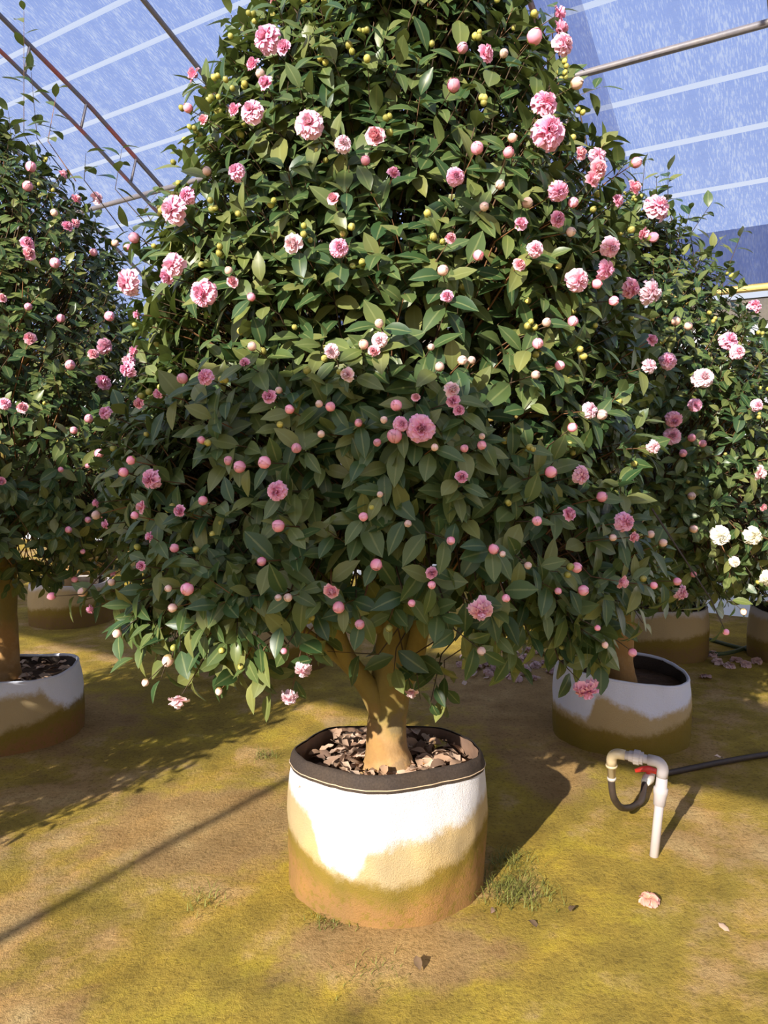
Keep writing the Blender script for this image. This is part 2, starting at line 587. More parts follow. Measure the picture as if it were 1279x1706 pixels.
wr = add('wall_right', strip_wall('wall_right', uv2xyz(U0, 7.5), uv2xyz(U1, 7.5), -0.05, 2.66, MAT['film']))
tag(wr, 'milky plastic film side wall of the greenhouse', None, None, 'structure')
def net_wall(name, p0, p1, z0, z1, mat):
    me = strip_wall(name, p0, p1, z0, z1, mat)
    ul = me.uv_layers.new(name='UVMap')
    for lp in me.loops:
        co = me.vertices[lp.vertex_index].co
        ul.data[lp.index].uv = ((Vector(co) - Vector(p0)).to_2d().length, co.z)
    return me


tag(add('wall_front', net_wall('wall_front', uv2xyz(U0, -4.47), uv2xyz(U1, -4.47), -0.05, 2.93, MAT['cloth'])), 'blue shade net along the sunny side of the greenhouse', None, None, 'structure')
tag(add('wall_back', strip_wall('wall_back', uv2xyz(U0, -4.5), uv2xyz(U0, 7.5), -0.05, 5.8, MAT['film'])), 'milky film end wall', None, None, 'structure')
g = MB()
c0, c1 = uv2xyz(U0, 7.5, 2.72), uv2xyz(U1, 7.5, 2.72)
for a, b in ((c0, c1),):
    vv = []
    for p in (a, b):
        for dv, dz in ((-0.05, -0.1), (0.05, -0.1), (0.05, 0.1), (-0.05, 0.1)):
            vv.append(p + VAX * dv + Vector((0, 0, dz)))
    g.put(vv, [(0, 1, 2, 3), (7, 6, 5, 4), (0, 4, 5, 1), (1, 5, 6, 2), (2, 6, 7, 3), (3, 7, 4, 0)])
add('gutter', g.mesh('gutter', MAT['beam'], False), wr)['label'] = 'dark gutter beam under the yellow rail'
for z in (0.5, 1.0, 1.5, 2.0, 2.4):
    add('film_wire', MB().tube([uv2xyz(U0, 7.46, z), uv2xyz(U1, 7.46, z)], 0.012, 6).mesh('film_wire', MAT['steel']), wr)
wl_ = add('wall_left', strip_wall('wall_left', uv2xyz(U1, -4.5), uv2xyz(U1, 7.5), -0.05, 2.7, MAT['film']))
tag(wl_, 'milky film end wall behind the trees', None, None, 'structure')

# ------------------------------------------------------------------ leaf, flower and bud meshes
def leaf_template(width=0.5, curl=0.16, fold=0.17, wav=0.0, seed=0):
    """Unit leaf along +x, upper face +z."""
    ts = [0.0, 0.10, 0.28, 0.50, 0.70, 0.87, 1.0]
    ws = [0.03, 0.20, 0.44, 0.50, 0.40, 0.19, 0.0]
    r = random.Random(seed)
    v = []
    for t, w in zip(ts, ws):
        zc = -curl * t * t + 0.02 * math.sin(t * 5)
        wv = wav * r.uniform(-1, 1)
        w *= width / 0.5 * 0.5 * 2 * 0.5
        if t == 1.0:
            v.append((t, 0, zc))
        else:
            v += [(t, -w, zc + fold * w + wv), (t, 0, zc), (t, w, zc + fold * w - wv)]
    f = []
    for i in range(5):
        a, b = 3 * i, 3 * i + 3
        f += [(a, b, b + 1, a + 1), (a + 1, b + 1, b + 2, a + 2)]
    f += [(15, 18, 16), (16, 18, 17)]
    return np.array(v, float), f


LEAF_T = [leaf_template(0.50, 0.14, 0.20), leaf_template(0.46, 0.28, 0.28), leaf_template(0.54, 0.05, 0.14, 0.012, 3), leaf_template(0.48, 0.20, 0.34, 0.01, 5)]
RIB = np.array([0, 1, 0] * 6 + [1], 'f')      # 1 along the midrib


def set_rib(me, copies=1):
    a = me.attributes.new('rib', 'FLOAT', 'POINT')
    a.data.foreach_set('value', np.tile(RIB, copies))


LEAF_ME = [mesh_from('camellia_leaf', v, f, MAT['leaf']) for v, f in LEAF_T]
for me_ in LEAF_ME:
    set_rib(me_)


def col_attr(me, cols):
    a = me.color_attributes.new('col', 'FLOAT_COLOR', 'POINT')
    a.data.foreach_set('color', np.array([(*c, 1) for c in cols], 'f').ravel())


def lerp3(a, b, t):
    t = max(0, min(1, t))
    return tuple(a[i] + (b[i] - a[i]) * t for i in range(3))


def flower_mesh(name, rings, seed, deep, pale, calyx=True):
    """Ruffled double camellia, unit radius about 1, facing +z. rings: (count, tilt from the axis, length, width, start height)."""
    r = random.Random(seed)
    V, F, C, MI = [], [], [], []
    n = 4
    for ri, (cnt, tilt, ln, wd, z0) in enumerate(rings):
        ph0 = r.uniform(0, 6.28)
        for k in range(cnt):
            ph = ph0 + 6.2832 * (k + r.uniform(-0.18, 0.18)) / cnt
            tl = R(tilt + r.uniform(-13, 13))
            L, W = ln * r.uniform(0.9, 1.1), wd * r.uniform(0.88, 1.12)
            o = len(V)
            side = Vector((-math.sin(ph), math.cos(ph), 0))
            rad = Vector((math.cos(ph), math.sin(ph), 0))
            a1, a2 = r.uniform(0, 6), r.uniform(0, 6)
            for i in range(n + 1):
                t = i / n
                ang = tl * (0.45 + 0.55 * t) + R(14) * t * t * (1 if tilt > 40 else -0.8)
                # walk out along a bent line
                p = Vector((0, 0, z0)) + (rad * math.sin(ang) + Vector((0, 0, math.cos(ang)))) * (L * t)
                w = W * (0.30 + 0.95 * math.sin(min(1, t * 0.62 + 0.10) * math.pi * 0.72)) * (1 if i < n else 0.66)
                for j in range(n + 1):
                    s = (j / n - 0.5) * 2
                    up = Vector((-rad * math.cos(ang) + Vector((0, 0, math.sin(ang)))))
                    ruff = 0.10 * t * math.sin(s * 4.5 + a1) + 0.07 * t * math.sin(s * 8 + a2)
                    V.append(p + side * (s * w * 0.5) + up * (0.22 * W * s * s * (1 - 0.4 * t) + ruff * L))
                    edge = max(abs(s) ** 2.2, t ** 2.5)
                    C.append(lerp3(deep, pale, edge * 0.85 + r.uniform(-0.12, 0.12)))
            for i in range(n):
                for j in range(n):
                    F.append((o + i * (n + 1) + j, o + i * (n + 1) + j + 1, o + (i + 1) * (n + 1) + j + 1, o + (i + 1) * (n + 1) + j))
                    MI.append(0)
    me = mesh_from(name, V, F, [MAT['petal'], MAT['bud']])
    col_attr(me, C)
    return me


PINK, PALE, DEEP = (0.85, 0.17, 0.32), (0.93, 0.57, 0.74), (0.80, 0.11, 0.27)
CREAM, BLUSH = (0.90, 0.76, 0.74), (0.90, 0.42, 0.50)
FULL = [(9, 97, 1.0, 0.70, -0.06), (9, 80, 0.98, 0.62, -0.02), (9, 63, 0.94, 0.56, 0.02), (9, 47, 0.90, 0.50, 0.04), (8, 33, 0.86, 0.44, 0.06), (8, 20, 0.82, 0.38, 0.08), (5, 9, 0.78, 0.32, 0.08)]
HALF = [(6, 58, 1.05, 0.95, -0.1), (6, 38, 1.1, 0.85, -0.05), (6, 22, 1.1, 0.66, 0.0), (5, 9, 1.02, 0.50, 0.0)]
FLOWER_ME = [flower_mesh('camellia_flower', FULL, 1, PINK, PALE), flower_mesh('camellia_flower', FULL, 2, DEEP, PALE), flower_mesh('camellia_flower', FULL, 3, PINK, (0.93, 0.68, 0.79))]
PALE_ME = [flower_mesh('pale_camellia_flower', FULL, 4, BLUSH, (0.92, 0.78, 0.82)), flower_mesh('pale_camellia_flower', HALF, 5, BLUSH, CREAM)]
WHITE_ME = flower_mesh('white_camellia_flower', FULL, 14, (0.85, 0.80, 0.62), (0.9, 0.88, 0.76))
HALF_ME = [flower_mesh('opening_camellia_flower', HALF, 6, DEEP, PALE), flower_mesh('opening_camellia_flower', HALF, 7, PINK, (0.93, 0.6, 0.62))]
WILT_ME = flower_mesh('wilted_flower', [(7, 104, 1.0, 0.7, 0), (6, 80, 0.9, 0.6, 0.02), (5, 55, 0.6, 0.5, 0.02)], 9, (0.60, 0.24, 0.10), (0.72, 0.36, 0.28))
FALLEN_ME = [flower_mesh('fallen_flower', [(7, 92, 1.0, 0.8, 0), (7, 70, 0.9, 0.7, 0.02), (6, 45, 0.8, 0.55, 0.02)], 11, (0.62, 0.36, 0.34), (0.72, 0.58, 0.52)),
             flower_mesh('fallen_flower', [(6, 88, 1.0, 0.8, 0), (6, 60, 0.9, 0.7, 0.02)], 12, (0.45, 0.24, 0.18), (0.60, 0.42, 0.34))]


def bud_mesh(name, shells, rad, cols, sepal_cols, seed):
    """A closed bud: overlapping petal shells on an egg, green scales round its base. Unit radius about 1, tip +z."""
    r = random.Random(seed)
    V, F, C = [], [], []

    def egg(th, ph, k):
        x = math.sin(th)
        zz = -math.cos(th)
        return Vector((k * x * math.cos(ph), k * x * math.sin(ph), k * (zz * 1.04 + 0.06 * max(0, zz) ** 3) + 1.0))

    def shell(ph, half, th0, th1, k, ca, cb, n=5):
        o = len(V)
        for i in range(n + 1):
            t = i / n
            th = th0 + (th1 - th0) * t
            hw = half * (1 if t < 0.55 else math.sqrt(max(0.02, 1 - ((t - 0.55) / 0.45) ** 2)))
            for j in range(n + 1):
                s = (j / n - 0.5) * 2
                kk = k * (1 + 0.035 * (t > 0.9) + 0.02 * abs(s) ** 3)
                V.append(egg(th, ph + s * hw, kk))
                C.append(lerp3(ca, cb, t * 0.7 + 0.3 * abs(s) ** 3 + r.uniform(-0.08, 0.08)))
        for i in range(n):
            for j in range(n):
                F.append((o + i * (n + 1) + j, o + i * (n + 1) + j + 1, o + (i + 1) * (n + 1) + j + 1, o + (i + 1) * (n + 1) + j))
    for i in range(3):
        shell(i * 2.0944, 1.2, R(18), R(179), rad * 0.91, cols[0], cols[1])
    for i in range(shells):
        shell(i * 2.4 + r.uniform(-0.2, 0.2), 1.35, R(18), R(150 + 16 * (i % 3)), rad * (0.93 + 0.035 * (i % 4)), cols[0], cols[1])
    for ring, (cnt, top) in enumerate(((4, 68), (4, 46))):
        for i in range(cnt):
            shell(i * 6.283 / cnt + ring * 0.8, 0.75, R(3), R(top), rad * (1.05 + 0.03 * ring), sepal_cols[0], sepal_cols[1], 3)
    me = mesh_from(name, V, F, MAT['bud'])
    col_attr(me, C)
    return me


GREENS = ((0.22, 0.24, 0.04), (0.42, 0.36, 0.09))
PINKBUD = [bud_mesh('pink_bud', 5, 1, ((0.82, 0.19, 0.30), (0.93, 0.50, 0.58)), GREENS, 1), bud_mesh('pink_bud', 5, 1, ((0.80, 0.14, 0.27), (0.93, 0.54, 0.60)), GREENS, 2)]
PALEBUD = [bud_mesh('pale_bud', 4, 1, ((0.76, 0.40, 0.32), (0.84, 0.66, 0.56)), ((0.36, 0.26, 0.08), (0.52, 0.38, 0.15)), 3)]
GREENBUD = [bud_mesh('green_bud', 3, 1, ((0.36, 0.33, 0.06), (0.50, 0.45, 0.13)), GREENS, 4), bud_mesh('green_bud', 3, 1, ((0.28, 0.29, 0.05), (0.42, 0.39, 0.10)), GREENS, 5)]

# ------------------------------------------------------------------ what the photograph shows of the flowers
# x, y in the photograph, kind (F full, H half open, B pink bud, P pale bud, W pale full flower), diameter in pixels
BLOOMS = '''456 80 F 40;483 95 H 22;468 14 H 18;434 124 H 22;445 140 P 14;453 155 H 22;432 200 F 34;405 198 H 22;522 221 F 42;576 255 W 26;626 241 H 30;
610 284 B 15;655 306 H 20;407 300 F 26;560 342 H 20;569 424 F 30;497 417 W 30;752 308 F 28;786 261 B 20;836 267 B 17;749 160 B 20;800 107 H 25;763 97 B 16;828 108 P 13;
843 245 P 14;797 356 P 15;823 319 P 15;745 411 H 18;855 383 H 21;789 437 B 17;853 448 H 21;698 2 B 15;784 2 B 13;733 461 P 18;917 58 H 26;915 33 H 22;923 91 F 30;878 76 B 22;
946 153 P 18;895 192 F 38;901 237 F 48;977 274 F 30;979 295 H 28;970 312 H 26;951 269 H 20;915 328 F 30;1011 347 H 20;867 348 P 17;914 371 H 24;939 345 B 16;878 422 F 25;
936 390 P 15;998 415 F 30;1092 355 F 38;1051 397 H 22;1042 278 B 16;1037 323 H 24;1070 403 B 16;946 470 F 36;991 450 F 30;977 473 B 16;1031 483 F 30;1066 488 W 38;1004 502 B 16;
896 541 P 15;939 539 B 17;883 579 B 18;918 611 B 16;879 628 P 15;905 790 B 20;938 718 B 16;967 685 W 26;985 692 P 18;1063 615 W 24;1166 633 W 32;1153 676 F 21;1119 698 F 26;
1116 730 F 27;1069 746 W 22;1208 577 F 28;1221 595 F 22;1110 608 F 26;1093 600 H 20;1067 574 H 20;1123 544 P 14;1142 552 P 13;1252 679 F 18;1256 789 W 22;1247 518 F 20;1147 730 B 13;
1165 741 B 12;952 795 F 30;1133 761 B 13;43 412 H 20;46 430 H 20;88 445 B 16;149 426 B 12;241 402 B 17;204 418 B 12;184 411 P 11;232 475 F 40;210 485 H 24;306 445 F 36;296 466 H 24;
354 495 F 42;401 478 H 19;395 459 P 14;175 531 B 16;45 518 B 12;97 535 B 13;48 571 H 19;167 580 F 26;112 613 B 16;208 609 H 23;234 604 W 22;231 621 F 27;243 588 H 20;167 643 H 24;
320 635 B 18;357 633 F 27;251 675 H 20;282 659 H 17;193 697 F 21;143 703 B 14;118 722 B 12;36 684 H 17;7 676 F 18;148 592 H 17;394 765 B 16;411 777 B 21;237 770 B 15;225 789 B 16;
270 801 F 32;160 757 B 15;141 777 B 8;97 781 B 9;2 800 H 13;420 614 H 17;431 586 P 15;248 525 H 15;351 731 B 13;3 505 H 14;739 502 H 20;632 544 P 15;557 592 W 25;607 578 P 17;
632 571 W 26;623 588 H 20;582 626 W 23;727 620 P 16;764 610 P 16;778 608 P 14;714 587 P 12;747 657 W 25;748 674 H 22;758 688 H 19;458 666 H 24;473 657 P 12;490 687 B 16;
555 676 B 17;537 674 P 13;600 705 B 14;640 705 P 13;659 683 B 20;690 671 H 15;698 721 F 48;667 714 F 26;655 731 B 26;629 740 B 14;541 723 P 13;502 748 B 18;450 771 B 22;471 817 F 33;
719 748 P 13;766 750 B 14;794 747 B 16;794 731 P 11;762 797 H 21;633 822 P 11;472 876 B 22;353 837 B 16;316 855 H 21;255 848 H 22;180 834 H 15;157 858 H 15;178 853 P 15;196 871 H 16;
243 863 B 13;141 861 B 10;268 899 H 19;306 919 B 15;254 944 H 17;181 947 H 13;446 934 B 16;327 980 B 22;304 1007 P 15;298 979 P 12;155 984 P 15;169 1008 H 16;205 967 P 12;488 990 P 15;
473 990 P 12;212 1045 P 14;292 1086 P 19;310 1147 W 32;256 1121 P 12;376 1135 P 12;481 1071 B 11;511 1100 W 28;489 1145 W 28;104 991 B 13;120 957 B 10;134 910 B 8;110 878 B 11;
628 935 B 21;557 978 H 26;568 1005 B 21;601 1032 B 17;607 862 B 16;678 866 P 13;745 894 B 15;715 948 H 20;715 969 B 14;684 996 B 13;792 1007 F 41;814 911 B 18;827 919 P 11;868 935 P 13;
833 987 B 14;915 977 B 12;881 868 B 17;682 1137 W 22;795 1068 P 15;986 832 B 18;933 855 H 24;1022 872 F 32;1036 895 H 20;1065 895 P 13;1086 910 P 13;1003 897 P 12;945 943 B 18;
1018 966 H 23;956 980 B 18;1108 968 B 13;1115 983 F 24;1069 973 B 12;1040 1071 B 14;993 1060 P 11;964 1131 F 40;979 1035 B 10;1193 890 N 28;1247 890 N 26;1217 928 N 15;1274 955 N 26;
1151 879 P 13;1147 824 P 13;1262 842 H 12;1151 948 B 10;1192 1039 B 10;1231 1010 P 10;1276 991 H 13;49 287 B 15;44 319 B 15;120 340 H 17;154 335 W 18;86 362 P 11;107 383 H 17;
119 377 H 14;98 298 H 14;339 138 H 22;329 194 B 14;356 214 H 18;359 299 P 14;306 360 F 42;328 339 F 26;430 505 B 14'''
BLOOMS = [(float(a[0]), float(a[1]), a[2], float(a[3])) for a in (b.split() for b in BLOOMS.replace('\n', '').split(';') if b.strip())]

# ------------------------------------------------------------------ camellias
TREES = []


class Tree:
    def __init__(self, pos, prof_l, prof_r, shoots, leaf, seed, label, lump=0.10, squash=1.0):
        self.pos = Vector(pos)
        self.zl, self.rl = zip(*prof_l)
        self.zr, self.rr = zip(*prof_r)
        self.shoots, self.leaf, self.seed, self.label, self.lump, self.squash = shoots, leaf, seed, label, lump, squash
        self.extra = []       # (base, tip, number of leaves)
        self.blooms = []      # (kind, point, outward, radius)
        TREES.append(self)

    def radius(self, z, th):
        c = (math.cos(th) + 1) / 2
        r = float(np.interp(z, self.zl, self.rl, 0, 0)) * (1 - c) + float(np.interp(z, self.zr, self.rr, 0, 0)) * c
        r *= 1 - (1 - self.squash) * abs(math.sin(th))
        n = noise.noise(Vector((math.cos(th) * 2.2, math.sin(th) * 2.2, z * 2.6)) + Vector((self.seed, 0, 0)))
        n2 = noise.noise(Vector((math.cos(th) * 5, math.sin(th) * 5, z * 6)) + Vector((self.seed, 5, 0)))
        return r * (1 + self.lump * n + 0.5 * self.lump * n2)

    def dist(self, p):
        """Below 0 inside the crown."""
        q = p - self.pos
        if not self.zl[0] < p.z < self.zl[-1]:
            return 0.3 + max(self.zl[0] - p.z, p.z - self.zl[-1])
        return math.hypot(q.x, q.y) - self.radius(p.z, math.atan2(q.y, q.x))

    def outward(self, p):
        q = p - self.pos
        th = math.atan2(q.y, q.x)
        d = (self.radius(p.z + 0.1, th) - self.radius(p.z - 0.1, th)) / 0.2
        d = max(-0.9, min(0.9, d))
        return Vector((math.cos(th), math.sin(th), -d)).normalized()


MAIN_L = [(0.80, 0.40), (0.9, 0.76), (1.0, 0.88), (1.2, 0.92), (1.6, 0.90), (2.0, 0.80), (2.27, 0.72), (2.67, 0.55), (2.86, 0.45), (3.0, 0.40), (3.25, 0.25), (3.45, 0.03)]
MAIN_R = [(0.80, 0.40), (0.9, 0.74), (1.0, 0.89), (1.2, 0.92), (1.6, 0.91), (2.0, 0.85), (2.27, 0.78), (2.67, 0.62), (2.86, 0.51), (3.0, 0.45), (3.25, 0.28), (3.45, 0.03)]
BACK = [(0.80, 0.30), (0.92, 0.80), (1.1, 0.98), (1.5, 1.02), (2.0, 0.88), (2.3, 0.74), (2.6, 0.60), (2.85, 0.44), (3.05, 0.22), (3.2, 0.02)]
R1P = [(0.72, 0.30), (0.85, 0.75), (1.1, 0.95), (1.6, 1.0), (2.0, 0.90), (2.3, 0.72), (2.5, 0.52), (2.65, 0.30), (2.8, 0.03)]
FARP = [(0.45, 0.30), (0.6, 0.75), (1.0, 1.0), (1.6, 1.05), (2.0, 0.92), (2.3, 0.7), (2.5, 0.45), (2.65, 0.03)]
FARP = [(z * 0.88, 0.76 * r) for z, r in FARP]
EDGEP = [(0.40, 0.3), (0.55, 0.66), (0.95, 0.84), (1.3, 0.80), (1.6, 0.6), (1.75, 0.3), (1.85, 0.03)]
LOWP = [(0.42, 0.3), (0.55, 0.8), (1.0, 0.95), (1.5, 0.85), (1.9, 0.6), (2.1, 0.35), (2.25, 0.03)]
main = Tree((0.01, 2.65, 0), MAIN_L, MAIN_R, 2700, 0.083, 1.3, 'large camellia in front, full of pink flowers, in white planter with black hem', 0.09, 0.97)
left = Tree((-2.0, 4.0, 0), BACK, BACK, 1800, 0.074, 9.1, 'camellia cut by the left edge, its white planter stained with a brown hump', 0.10)
R1R = [(0.72, 0.30), (0.85, 0.75), (1.1, 0.95), (1.6, 0.95), (1.9, 0.80), (2.15, 0.60), (2.4, 0.40), (2.6, 0.24), (2.8, 0.03)]
right = Tree((1.26, 4.0, 0), R1P, R1R, 1800, 0.073, 4.7, 'camellia behind the plastic standpipe in a lilac-white planter with green moss below', 0.10)
far_r = Tree((2.05, 5.65, 0), FARP, FARP, 1300, 0.070, 6.2, 'camellia behind the one at the standpipe, in a brown shaded planter', 0.10)
edge_r = Tree((3.03, 5.5, 0), EDGEP, EDGEP, 1200, 0.070, 2.9, 'camellia at the right edge with cream flowers low on its side', 0.10)
back_c = Tree((-0.75, 5.35, 0), BACK, BACK, 700, 0.072, 8.8, 'camellia hidden behind the front tree, only its dark planter showing', 0.10)
back_l = Tree((-2.76, 6.7, 0), BACK, BACK, 700, 0.072, 3.3, 'farthest camellia, a dark planter between the front and left trees', 0.10)
back_row = [Tree((x, y, 0), BACK, BACK, 650, 0.075, sd, lab, 0.10) for x, y, sd, lab in (
    (-1.76, 8.2, 7.3, 'back row camellia almost hidden behind the front tree'), (-3.77, 9.5, 6.6, 'back row camellia glimpsed between the left tree and the front tree'), (-4.77, 8.05, 4.1, 'back row camellia glimpsed behind the trunk of the left tree'))]
near_l = Tree((-2.79, 2.31, 0), LOWP, LOWP, 1000, 0.075, 5.5, 'low camellia just outside the left edge that shades the ground there', 0.1)
SEEN = [main, left, right, far_r, edge_r]


def sprig(tree, x0, y0, x1, y1, Y, n=7):
    tree.extra.append((px_at(x0, y0, Y), px_at(x1, y1, Y), n))


for a in ((40, 225, 40, 18, 4.0, 11), (62, 230, 52, 120, 4.0, 7), (80, 235, 95, 150, 4.0, 7), (192, 315, 203, 248, 3.9, 6), (20, 250, 14, 185, 3.9, 6), (140, 300, 143, 255, 3.9, 5), (240, 350, 262, 322, 3.7, 4)):
    sprig(left, *a)
for a in ((1068, 335, 1074, 268, 4.0, 7), (1112, 345, 1113, 285, 4.0, 7), (1095, 350, 1093, 295, 4.0, 6), (1150, 390, 1185, 338, 4.0, 7), (1205, 465, 1236, 386, 4.1, 9), (1135, 400, 1150, 350, 4.0, 7), (1165, 440, 1200, 400, 4.0, 6)):
    sprig(right, *a)
for a in ((300, 1040, 268, 1130, 2.05, 7), (300, 1050, 300, 1110, 2.0, 7), (335, 1070, 372, 1132, 2.0, 5), (430, 1075, 452, 1152, 1.95, 7), (440, 1080, 425, 1130, 1.95, 4), (500, 1070, 520, 1105, 1.9, 5),
          (690, 1090, 700, 1165, 2.25, 7), (660, 1080, 655, 1130, 2.2, 6), (735, 1090, 715, 1180, 2.3, 8), (740, 1100, 742, 1170, 2.35, 7), (630, 1090, 545, 1085, 2.2, 4), (780, 1040, 800, 1085, 1.95, 7),
          (245, 1010, 205, 1050, 2.2, 8), (190, 985, 140, 1000, 2.4, 8), (980, 1050, 1000, 1105, 2.1, 7), (930, 1040, 935, 1080, 2.05, 6), (260, 1050, 225, 1095, 2.15, 6),
          (350, 150, 325, 140, 2.5, 7), (395, 60, 385, 25, 2.6, 7), (920, 60, 925, 12, 2.6, 6), (960, 160, 1000, 145, 2.6, 5), (1020, 300, 1045, 268, 2.5, 6), (240, 400, 215, 380, 2.4, 7), (465, 30, 470, -10, 2.6, 5)):
    sprig(main, *a)

# blooms onto the crowns
for x, y, kind, d in BLOOMS:
    ray = px_ray(x, y)
    best, hit = (9, None, None), None
    t = 1.2
    while t < 7.5 and hit is None:
        p = Vector((0, 0, H_CAM)) + ray * t
        for tr in SEEN:
            s = tr.dist(p)
            if s < 0:
                hit = (tr, p)
                break
            if s < best[0]:
                best = (s, tr, p)
        t += 0.02
    tr, p = hit if hit else best[1:]
    if y > 1090 and x < 1000 and x > 200:
        tr, p = main, px_at(x, y, 2.35 if 640 < x < 720 else 2.0)
    o = tr.outward(p)
    rad = d / 2 / F_PX * ((p - Vector((0, 0, H_CAM))).length)
    tr.blooms.append((kind, p + o * 0.035, o, rad))


def frame(d, n, s, p):
    """4x4 stack from leaf direction, normal, size, base."""
    d = d / np.linalg.norm(d, axis=1, keepdims=True)
    n = n - d * (n * d).sum(1, keepdims=True)
    n = n / np.maximum(np.linalg.norm(n, axis=1, keepdims=True), 1e-6)
    b = np.cross(n, d)
    M = np.zeros((len(d), 4, 4))
    M[:, :3, 0], M[:, :3, 1], M[:, :3, 2], M[:, :3, 3] = d * s[:, None], b * s[:, None], n * s[:, None], p
    M[:, 3, 3] = 1
    return M


def grow(tree):
    """Shoot tips, their leaves (4x4 matrices) and twig lines."""
    r = np.random.default_rng(int(tree.seed * 100))
    rr = random.Random(int(tree.seed * 100))
    to_cam = math.atan2(-tree.pos.y, -tree.pos.x)
    P, T, O, LEN, N, FAC = [], [], [], [], [], []
    z0, z1 = tree.zl[0], tree.zl[-1]
    rmax = max(max(tree.rl), max(tree.rr)) * 1.15
    tries = 0
    while len(P) < tree.shoots and tries < 60000:
        tries += 1
        z, th = rr.uniform(z0, z1), rr.uniform(-math.pi, math.pi)
        rad = tree.radius(z, th)
        if rr.random() > rad / rmax + 0.12:
            continue
        if math.cos(th - to_cam) < -0.25 and rr.random() < 0.5:
            continue
        f = rr.uniform(0.88, 1.0) if rr.random() < 0.66 else rr.uniform(0.35, 0.9)
        p = tree.pos + Vector((math.cos(th) * rad * f, math.sin(th) * rad * f, z))
        if f > 0.88 and noise.noise(Vector((p.x * 2.6, p.y * 2.6, p.z * 5.2)) + Vector((tree.seed * 7, 0, 0))) > 0.24:
            continue
        if tree is main:
            side = max(0.0, min(1.0, (abs(p.x + 0.04) - 0.24) / 0.22))
            if z < 1.07 - 0.30 * side:
                continue
        o = tree.outward(p)
        low = max(0, min(1, (1.25 - z) / 0.4))
        t = (o + Vector((0, 0, 0.35 - 0.9 * low)) + Vector((rr.gauss(0, 0.3), rr.gauss(0, 0.3), rr.gauss(0, 0.25)))).normalized()
        P.append(p); T.append(t); O.append(o); LEN.append(rr.uniform(0.11, 0.17)); N.append(rr.choice((6, 7, 8))); FAC.append(1.0)
    for kind, p, o, rad in tree.blooms:
        P.append(p - o * rad * 0.6); T.append((o + Vector((rr.gauss(0, 0.2), rr.gauss(0, 0.2), 0.05))).normalized()); O.append(o); LEN.append(0.09); N.append(5); FAC.append(1.0)
    for a, b, n in tree.extra:
        P.append(b); T.append((b - a).normalized()); O.append((Vector((0, 0, 0.35)) - VAX).normalized()); LEN.append((b - a).length); N.append(n); FAC.append(1.05 if tree is main else 1.3)
    P, T, O = np.array(P), np.array(T), np.array(O)
    LEN, N, FAC = np.array(LEN), np.array(N), np.array(FAC)
    n = len(P)
    ref = np.where(np.abs(T[:, 2:3]) > 0.9, np.array([[1.0, 0, 0]]), np.array([[0, 0, 1.0]]))
    e1 = np.cross(T, ref); e1 /= np.linalg.norm(e1, axis=1, keepdims=True)
    e2 = np.cross(T, e1)
    ph0 = r.uniform(0, 6.28, n)
    mats, own = [], []
    for k in range(int(N.max())):
        on = N > k
        f = np.where(N > 1, k / np.maximum(N - 1, 1), 0)
        ph = ph0 + k * 2.4 + r.normal(0, 0.25, n)
        e = e1 * np.cos(ph)[:, None] + e2 * np.sin(ph)[:, None]
        a = np.radians(82 - 42 * f + r.normal(0, 9, n))
        d = e * np.sin(a)[:, None] + T * np.cos(a)[:, None]
        d[:, 2] -= 0.18 + 0.22 * r.random(n)
        nr = T * 0.45 + O * 0.70 + np.array([[0, 0, 0.75]]) + r.normal(0, 0.22, (n, 3))
        s = tree.leaf * FAC * (1.08 - 0.28 * f) * r.uniform(0.78, 1.18, n)
        b = P - T * (LEN * (1 - f) * 0.96)[:, None] + d * 0.006
        mats.append(frame(d, nr, s, b)[on])
    M = np.concatenate(mats)
    # a bloom pushes the leaves in front of it aside
    cen = M[:, :3, 3] + M[:, :3, 0] * 0.5
    keep = np.ones(len(M), bool)
    camp = np.array([0, 0, H_CAM])
    for kind, p, o, rad in tree.blooms:
        p = np.array(p)
        rel = cen - p
        for ax, reach in ((np.array(o), 0.12), ((camp - p) / np.linalg.norm(camp - p), 0.45)):
            al = rel @ ax
            off = np.linalg.norm(rel - al[:, None] * ax, axis=1)
            keep &= ~((al > -0.2 * rad) & (al < reach) & (off < rad + 0.022))
    M = M[keep]
    # twigs: tip, foot of the shoot, a point further in
    foot = P - T * LEN[:, None]
    inn = foot - O * 0.20 + np.where(P[:, 2:3] < 1.2, 0.14, -0.10) * np.array([[0, 0, 1.0]]) + r.normal(0, 0.03, P.shape)
    tw = (P, foot, inn)
    return M, tw, (P, T, O)


def joined(name, M, which, mat):
    """One mesh of many leaves."""
    vs_, fs, off = [], [], 0
    for ti, (tv, tf) in enumerate(LEAF_T):
        sel = M[which == ti]
        if not len(sel):
            continue
        h = np.concatenate([tv, np.ones((len(tv), 1))], 1)
        v = np.einsum('nij,vj->nvi', sel, h)[:, :, :3]
        vs_.append(v.reshape(-1, 3))
        for f in tf:
            fs.append((len(f), (np.array(f)[None, :] + off + (np.arange(len(sel)) * len(tv))[:, None])))
        off += v.shape[0] * v.shape[1]
    V = np.concatenate(vs_)
    loops = np.concatenate([a.ravel() for _, a in fs])
    tot = np.concatenate([np.full(len(a), k) for k, a in fs])
    me = bpy.data.meshes.new(name)
    me.vertices.add(len(V)); me.vertices.foreach_set('co', V.astype('f').ravel())
    me.loops.add(len(loops)); me.loops.foreach_set('vertex_index', loops.astype('i'))
    me.polygons.add(len(tot))
    me.polygons.foreach_set('loop_start', np.concatenate([[0], np.cumsum(tot)[:-1]]).astype('i'))
    me.polygons.foreach_set('use_smooth', np.ones(len(tot), bool))
    me.materials.append(mat)
    me.update(calc_edges=True)
    me.validate()
    set_rib(me, len(V) // len(RIB))
    return me


grown = {t: grow(t) for t in TREES}

